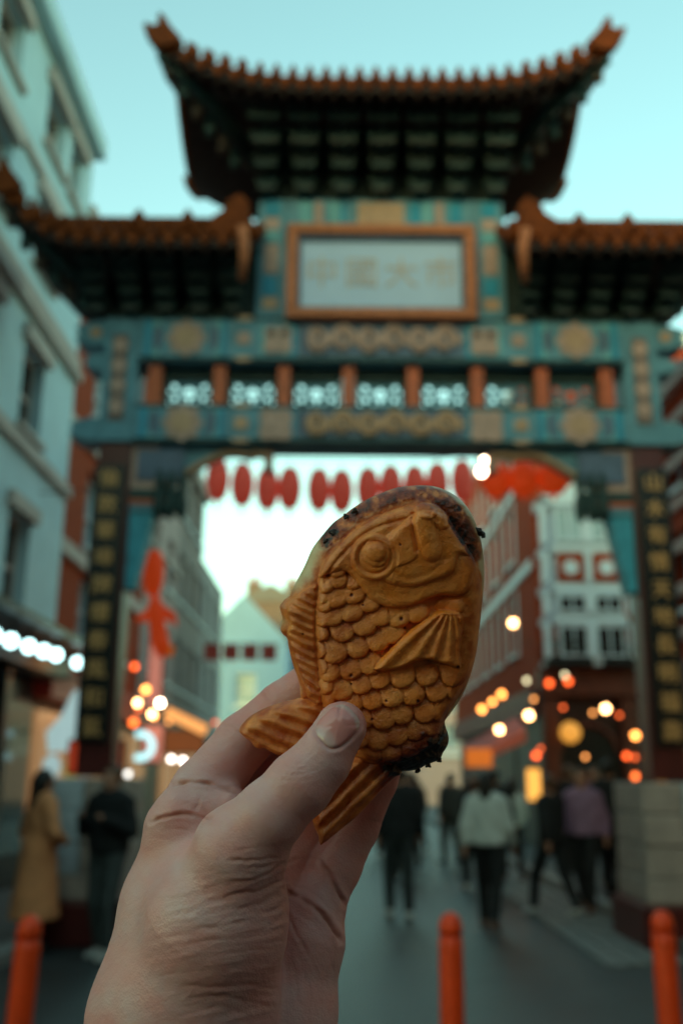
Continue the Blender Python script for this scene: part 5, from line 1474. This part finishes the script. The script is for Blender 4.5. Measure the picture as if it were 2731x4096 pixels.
def build_hand():
    h = 0.62
    lo, hi = (-97, -215, -60), (26, -52, 42)
    P0 = grid_points(lo, hi, h)
    shp = P0.shape[:3]
    n4 = [-(-q // 4) for q in shp]
    coarse = hand_field((P0[2::4, 2::4, 2::4] if False else grid_points(np.array(lo) + 1.5 * h, np.array(lo) + 1.5 * h + (np.array(n4) - 1) * 4 * h - 0.5 * h, 4 * h)).reshape(-1, 3)).reshape(n4)
    near4 = np.abs(coarse) < 4.5 * h + 1.0
    near = near4.repeat(4, 0).repeat(4, 1).repeat(4, 2)[:shp[0], :shp[1], :shp[2]]
    f = coarse.repeat(4, 0).repeat(4, 1).repeat(4, 2)[:shp[0], :shp[1], :shp[2]].astype(np.float32)
    f[near] = hand_field(P0[near])
    return finish_hand(f, shp, lo, h)

def hand_field(P):
    # palm
    palm = chain(P, [(415,1905,-16,13.0),(398,2080,-15,19.5),(372,2330,-13,27.5),(350,2560,-8,29)], 6)
    palm = smin(palm, chain(P, [(500,1960,-24,13.5),(455,2200,-20,21),(430,2560,-10,27)], 6), 8)
    palm = smin(palm, chain(P, [(612,2030,-26,13.0),(560,2200,-21,19),(510,2560,-10,26)], 6), 8)
    palm = smin(palm, chain(P, [(712,2100,-23,12.4),(700,2160,-19,14.5),(655,2330,-12,19),(600,2560,-8,23)], 6), 7)
    # fingers, kept apart from one another
    fing = None
    for f in FINGERS:
        c = chain(P, f, 2.2)
        fing = c if fing is None else smin(fing, c, 1.0)
    d = smin(palm, fing, 4.5)
    # fold of flesh under the forefinger
    d = smin(d, cone_sd(P, J(420,1862,-12), J(525,1852,-12), 8.5, 7.5), 5.0)
    # thumb and the ball of the thumb
    th = chain(P, [(784,1670,13,9.0),(738,1748,16,9.9),(690,1800,18,11.3),(618,1874,19,12.0),(548,1950,16,15.5)], 3.0)
    ball = chain(P, [(556,1962,13,16.0),(500,2110,8,24.5),(452,2300,0,29.5),(420,2560,-4,28)], 8)
    th = smin(th, ball, 7)
    x = P[:, 0]
    k = 3.0 + 9.0 * sstep(-25, -62, x)
    d = smin(d, th, k)
    return d

def finish_hand(f, shp, lo, h):
    V, Q = surface_nets(f, lo, h)
    # settle vertices on the surface and take normals from the field
    g = np.gradient(f, h)
    def samp(A, V):
        t = (V - np.array(lo)) / h
        i = np.clip(np.floor(t).astype(int), 0, np.array(shp) - 2); w = t - i
        o = 0
        for a in (0, 1):
            for b in (0, 1):
                for c in (0, 1):
                    o = o + A[i[:, 0] + a, i[:, 1] + b, i[:, 2] + c] * (w[:, 0] if a else 1 - w[:, 0]) * (w[:, 1] if b else 1 - w[:, 1]) * (w[:, 2] if c else 1 - w[:, 2])
        return o
    def normals(V):
        N = np.stack([samp(g[i], V) for i in range(3)], 1)
        return N / (np.linalg.norm(N, axis=1)[:, None] + 1e-9)
    for _ in range(2):
        V = V - normals(V) * samp(f, V)[:, None]
    N = normals(V)
    # creases and wrinkles
    kk = 2287.0 / (370.0 - V[:, 2])
    uv = np.stack([V[:, 0] * kk + 784, -V[:, 1] * kk + 1176], 1)
    front = sstep(-0.15, 0.3, N[:, 2])
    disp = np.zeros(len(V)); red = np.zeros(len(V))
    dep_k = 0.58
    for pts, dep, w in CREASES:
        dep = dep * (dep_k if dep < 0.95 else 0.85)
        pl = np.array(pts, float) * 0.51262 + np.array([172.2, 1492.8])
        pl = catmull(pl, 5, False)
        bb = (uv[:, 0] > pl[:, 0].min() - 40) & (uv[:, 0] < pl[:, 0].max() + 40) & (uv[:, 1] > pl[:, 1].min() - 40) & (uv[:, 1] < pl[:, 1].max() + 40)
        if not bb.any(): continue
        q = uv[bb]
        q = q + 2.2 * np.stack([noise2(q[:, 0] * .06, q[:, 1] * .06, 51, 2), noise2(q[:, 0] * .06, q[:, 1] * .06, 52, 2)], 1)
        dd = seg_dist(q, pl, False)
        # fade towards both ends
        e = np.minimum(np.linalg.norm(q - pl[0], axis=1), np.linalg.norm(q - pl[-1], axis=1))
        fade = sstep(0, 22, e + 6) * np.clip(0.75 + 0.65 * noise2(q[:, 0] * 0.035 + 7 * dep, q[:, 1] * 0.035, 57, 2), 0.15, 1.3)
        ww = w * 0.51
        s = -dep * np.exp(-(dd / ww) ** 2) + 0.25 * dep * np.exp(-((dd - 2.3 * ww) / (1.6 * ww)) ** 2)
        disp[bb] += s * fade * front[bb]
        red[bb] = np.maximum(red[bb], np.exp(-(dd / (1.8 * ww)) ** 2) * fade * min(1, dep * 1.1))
    # fine lines across the ball of the thumb and along the thumb
    a = uv[:, 0] * 0.20 + uv[:, 1] * 0.98
    b = uv[:, 0] * 0.98 - uv[:, 1] * 0.20
    mball = sstep(1960, 2050, uv[:, 1]) * sstep(300, 420, uv[:, 0]) * (uv[:, 0] < 665)
    fine = noise2(a * 0.085, b * 0.012, 61, 3)
    disp += front * mball * 0.16 * fine
    a2 = (uv[:, 0] - uv[:, 1]) * 0.707; b2 = (uv[:, 0] + uv[:, 1]) * 0.707
    mth = (V[:, 2] > 8) * (1 - sstep(1930, 2000, uv[:, 1]))
    disp += front * mth * 0.05 * noise2(a2 * 0.14, b2 * 0.03, 62, 3)
    disp += 0.06 * noise2(uv[:, 0] * 0.11, uv[:, 1] * 0.11 + V[:, 2] * 0.4, 63, 3)
    # nail bed
    nc = np.array(NAIL_C, float); na = np.array(NAIL_A); nb = np.array([-na[1], na[0]])
    s = (uv - nc) @ na / 50.0; t = (uv - nc) @ nb / 41.0
    rho = (np.abs(s) ** 3 + np.abs(t) ** 3) ** (1 / 3)
    isn = (V[:, 2] > 12) & (N[:, 2] > 0)
    disp += np.where(isn, -0.55 * np.exp(-((rho - 1.0) / 0.10) ** 2) + 0.25 * np.exp(-((rho - 1.22) / 0.14) ** 2) * (s < 0.8), 0)
    V = V + N * disp[:, None]
    root = bpy.data.objects.new('person', None)
    COL.objects.link(root)
    root.matrix_world = HOLD
    tag(root, 'bare hand in front holding up the fish waffle between thumb and fingers', 'hand')
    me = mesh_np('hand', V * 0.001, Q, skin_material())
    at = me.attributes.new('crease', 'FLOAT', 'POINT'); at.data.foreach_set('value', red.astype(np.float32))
    # natural redness at the thumb tip, plus warm side light painted on the rear fingers
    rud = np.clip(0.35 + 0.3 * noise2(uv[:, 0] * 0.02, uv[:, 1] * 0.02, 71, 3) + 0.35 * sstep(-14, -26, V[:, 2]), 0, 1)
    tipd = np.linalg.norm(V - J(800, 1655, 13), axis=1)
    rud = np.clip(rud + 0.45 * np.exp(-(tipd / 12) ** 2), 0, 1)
    at = me.attributes.new('ruddy_warm_light', 'FLOAT', 'POINT'); at.data.foreach_set('value', rud.astype(np.float32))
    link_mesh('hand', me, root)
    # thumb nail: a curved plate lying in its bed
    ns, nt = 26, 26
    S, T = np.meshgrid(np.linspace(-1, 1, ns), np.linspace(-1, 1, nt), indexing='ij')
    # square to rounded nail outline
    rr = np.maximum(np.abs(S), np.abs(T)); L = (np.abs(S) ** 3.2 + np.abs(T) ** 3.2) ** (1 / 3.2) + 1e-9
    S2, T2 = S * rr / L, T * rr / L
    U_ = nc[0] + S2 * 48.5 * na[0] + T2 * 39.5 * nb[0]
    W_ = nc[1] + S2 * 48.5 * na[1] + T2 * 39.5 * nb[1]
    zs = np.arange(36, 4, -0.25)
    best = np.full(U_.size, np.nan)
    uf, wf = U_.ravel(), W_.ravel()
    for z in zs:
        k_ = (370 - z) / 2287.0
        pp = np.stack([(uf - 784) * k_, -(wf - 1176) * k_, np.full(uf.size, z)], 1)
        val = samp(f, pp)
        hit = np.isnan(best) & (val < 0.0)
        best[hit] = z + 0.25 * np.clip(val[hit] / -0.25, 0, 1)
    best = np.where(np.isnan(best), 10, best).reshape(S.shape)
    # smooth the plate
    for _ in range(6):
        b2_ = best.copy(); b2_[1:-1, 1:-1] = (best[:-2, 1:-1] + best[2:, 1:-1] + best[1:-1, :-2] + best[1:-1, 2:]) / 4; best = b2_
    edge = np.clip((1 - rr) / 0.15, 0, 1)
    zz = best + 0.28 + 0.25 * edge - 0.35 * (1 - np.clip((1 - rr) / 0.04, 0, 1))
    k_ = (370 - zz) / 2287.0
    NV = np.stack([(U_ - 784) * k_, -(W_ - 1176) * k_, zz], -1).reshape(-1, 3)
    I = np.arange(ns * nt).reshape(ns, nt)
    NQ = np.stack([I[:-1, :-1], I[1:, :-1], I[1:, 1:], I[:-1, 1:]], -1).reshape(-1, 4)
    nm_ = mesh_np('thumb_nail', NV * 0.001, NQ, nail_material())
    # lunula and free edge, by distance along the nail
    at = nm_.attributes.new('along', 'FLOAT', 'POINT'); at.data.foreach_set('value', ((S2 + 1) / 2 + 0.18 * T2 ** 2).ravel().astype(np.float32))
    bm = bmesh.new(); bm.from_mesh(nm_); bmesh.ops.recalc_face_normals(bm, faces=bm.faces)
    if sum(fc.normal.z for fc in bm.faces) < 0: bmesh.ops.reverse_faces(bm, faces=bm.faces)
    bm.to_mesh(nm_); bm.free()
    link_mesh('thumb_nail', nm_, root)['label'] = 'short pink nail of the thumb pressing on the waffle'
    return root

def skin_material():
    m = bpy.data.materials.new('skin'); m.use_nodes = True
    n, l = m.node_tree.nodes, m.node_tree.links
    b = n['Principled BSDF']
    tc = n.new('ShaderNodeTexCoord')
    def noise(s, d=4):
        z = n.new('ShaderNodeTexNoise'); z.inputs['Scale'].default_value = s; z.inputs['Detail'].default_value = d
        l.new(tc.outputs['Object'], z.inputs['Vector']); return z.outputs['Fac']
    def mix(fac, A, B):
        x = n.new('ShaderNodeMix'); x.data_type = 'RGBA'
        l.new(fac, x.inputs['Factor'])
        for sock, v in ((x.inputs['A'], A), (x.inputs['B'], B)):
            if isinstance(v, tuple): sock.default_value = (*v, 1)
            else: l.new(v, sock)
        return x.outputs['Result']
    def attr(nm):
        a = n.new('ShaderNodeAttribute'); a.attribute_name = nm; return a.outputs['Fac']
    base = mix(attr('ruddy_warm_light'), (0.70, 0.41, 0.40), (0.75, 0.27, 0.235))
    mr = n.new('ShaderNodeMapRange'); mr.inputs['From Min'].default_value = 0.4; mr.inputs['From Max'].default_value = 0.75
    mr.inputs['To Max'].default_value = 0.5
    l.new(noise(90, 5), mr.inputs['Value'])
    base = mix(mr.outputs['Result'], base, (0.70, 0.29, 0.26))
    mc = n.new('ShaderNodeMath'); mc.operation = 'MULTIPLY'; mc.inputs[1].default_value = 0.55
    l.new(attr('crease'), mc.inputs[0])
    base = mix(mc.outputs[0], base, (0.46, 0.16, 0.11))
    l.new(base, b.inputs['Base Color'])
    b.inputs['Roughness'].default_value = 0.42
    b.inputs['Specular IOR Level'].default_value = 0.42
    b.inputs['Subsurface Weight'].default_value = 0.30
    b.inputs['Subsurface Radius'].default_value = (1.0, 0.36, 0.2)
    b.inputs['Subsurface Scale'].default_value = 0.0022
    vz = n.new('ShaderNodeTexVoronoi'); vz.inputs['Scale'].default_value = 1300
    l.new(tc.outputs['Object'], vz.inputs['Vector'])
    ad = n.new('ShaderNodeMath'); ad.operation = 'ADD'
    l.new(vz.outputs['Distance'], ad.inputs[0]); l.new(noise(500, 3), ad.inputs[1])
    bp = n.new('ShaderNodeBump'); bp.inputs['Strength'].default_value = 0.28; bp.inputs['Distance'].default_value = 0.00035
    l.new(ad.outputs[0], bp.inputs['Height']); l.new(bp.outputs['Normal'], b.inputs['Normal'])
    return m

def nail_material():
    m = bpy.data.materials.new('nail'); m.use_nodes = True
    n, l = m.node_tree.nodes, m.node_tree.links
    b = n['Principled BSDF']
    a = n.new('ShaderNodeAttribute'); a.attribute_name = 'along'
    rp = n.new('ShaderNodeValToRGB'); e = rp.color_ramp.elements
    e[0].position = 0.10; e[0].color = (0.70, 0.42, 0.40, 1)
    e[1].position = 0.97; e[1].color = (0.74, 0.46, 0.42, 1)
    for p, c in ((0.24, (0.70, 0.36, 0.34, 1)), (0.34, (0.72, 0.27, 0.25, 1)), (0.88, (0.72, 0.25, 0.23, 1))):
        x = e.new(p); x.color = c
    l.new(a.outputs['Fac'], rp.inputs['Fac'])
    l.new(rp.outputs['Color'], b.inputs['Base Color'])
    b.inputs['Roughness'].default_value = 0.16
    b.inputs['Specular IOR Level'].default_value = 0.55
    b.inputs['Subsurface Weight'].default_value = 0.2
    b.inputs['Subsurface Radius'].default_value = (1.0, 0.4, 0.25)
    b.inputs['Subsurface Scale'].default_value = 0.0015
    tc = n.new('ShaderNodeTexCoord')
    nz = n.new('ShaderNodeTexNoise'); nz.inputs['Scale'].default_value = 300
    l.new(tc.outputs['Object'], nz.inputs['Vector'])
    bp = n.new('ShaderNodeBump'); bp.inputs['Strength'].default_value = 0.08; bp.inputs['Distance'].default_value = 0.0003
    l.new(nz.outputs['Fac'], bp.inputs['Height']); l.new(bp.outputs['Normal'], b.inputs['Normal'])
    return m

hand = build_hand()
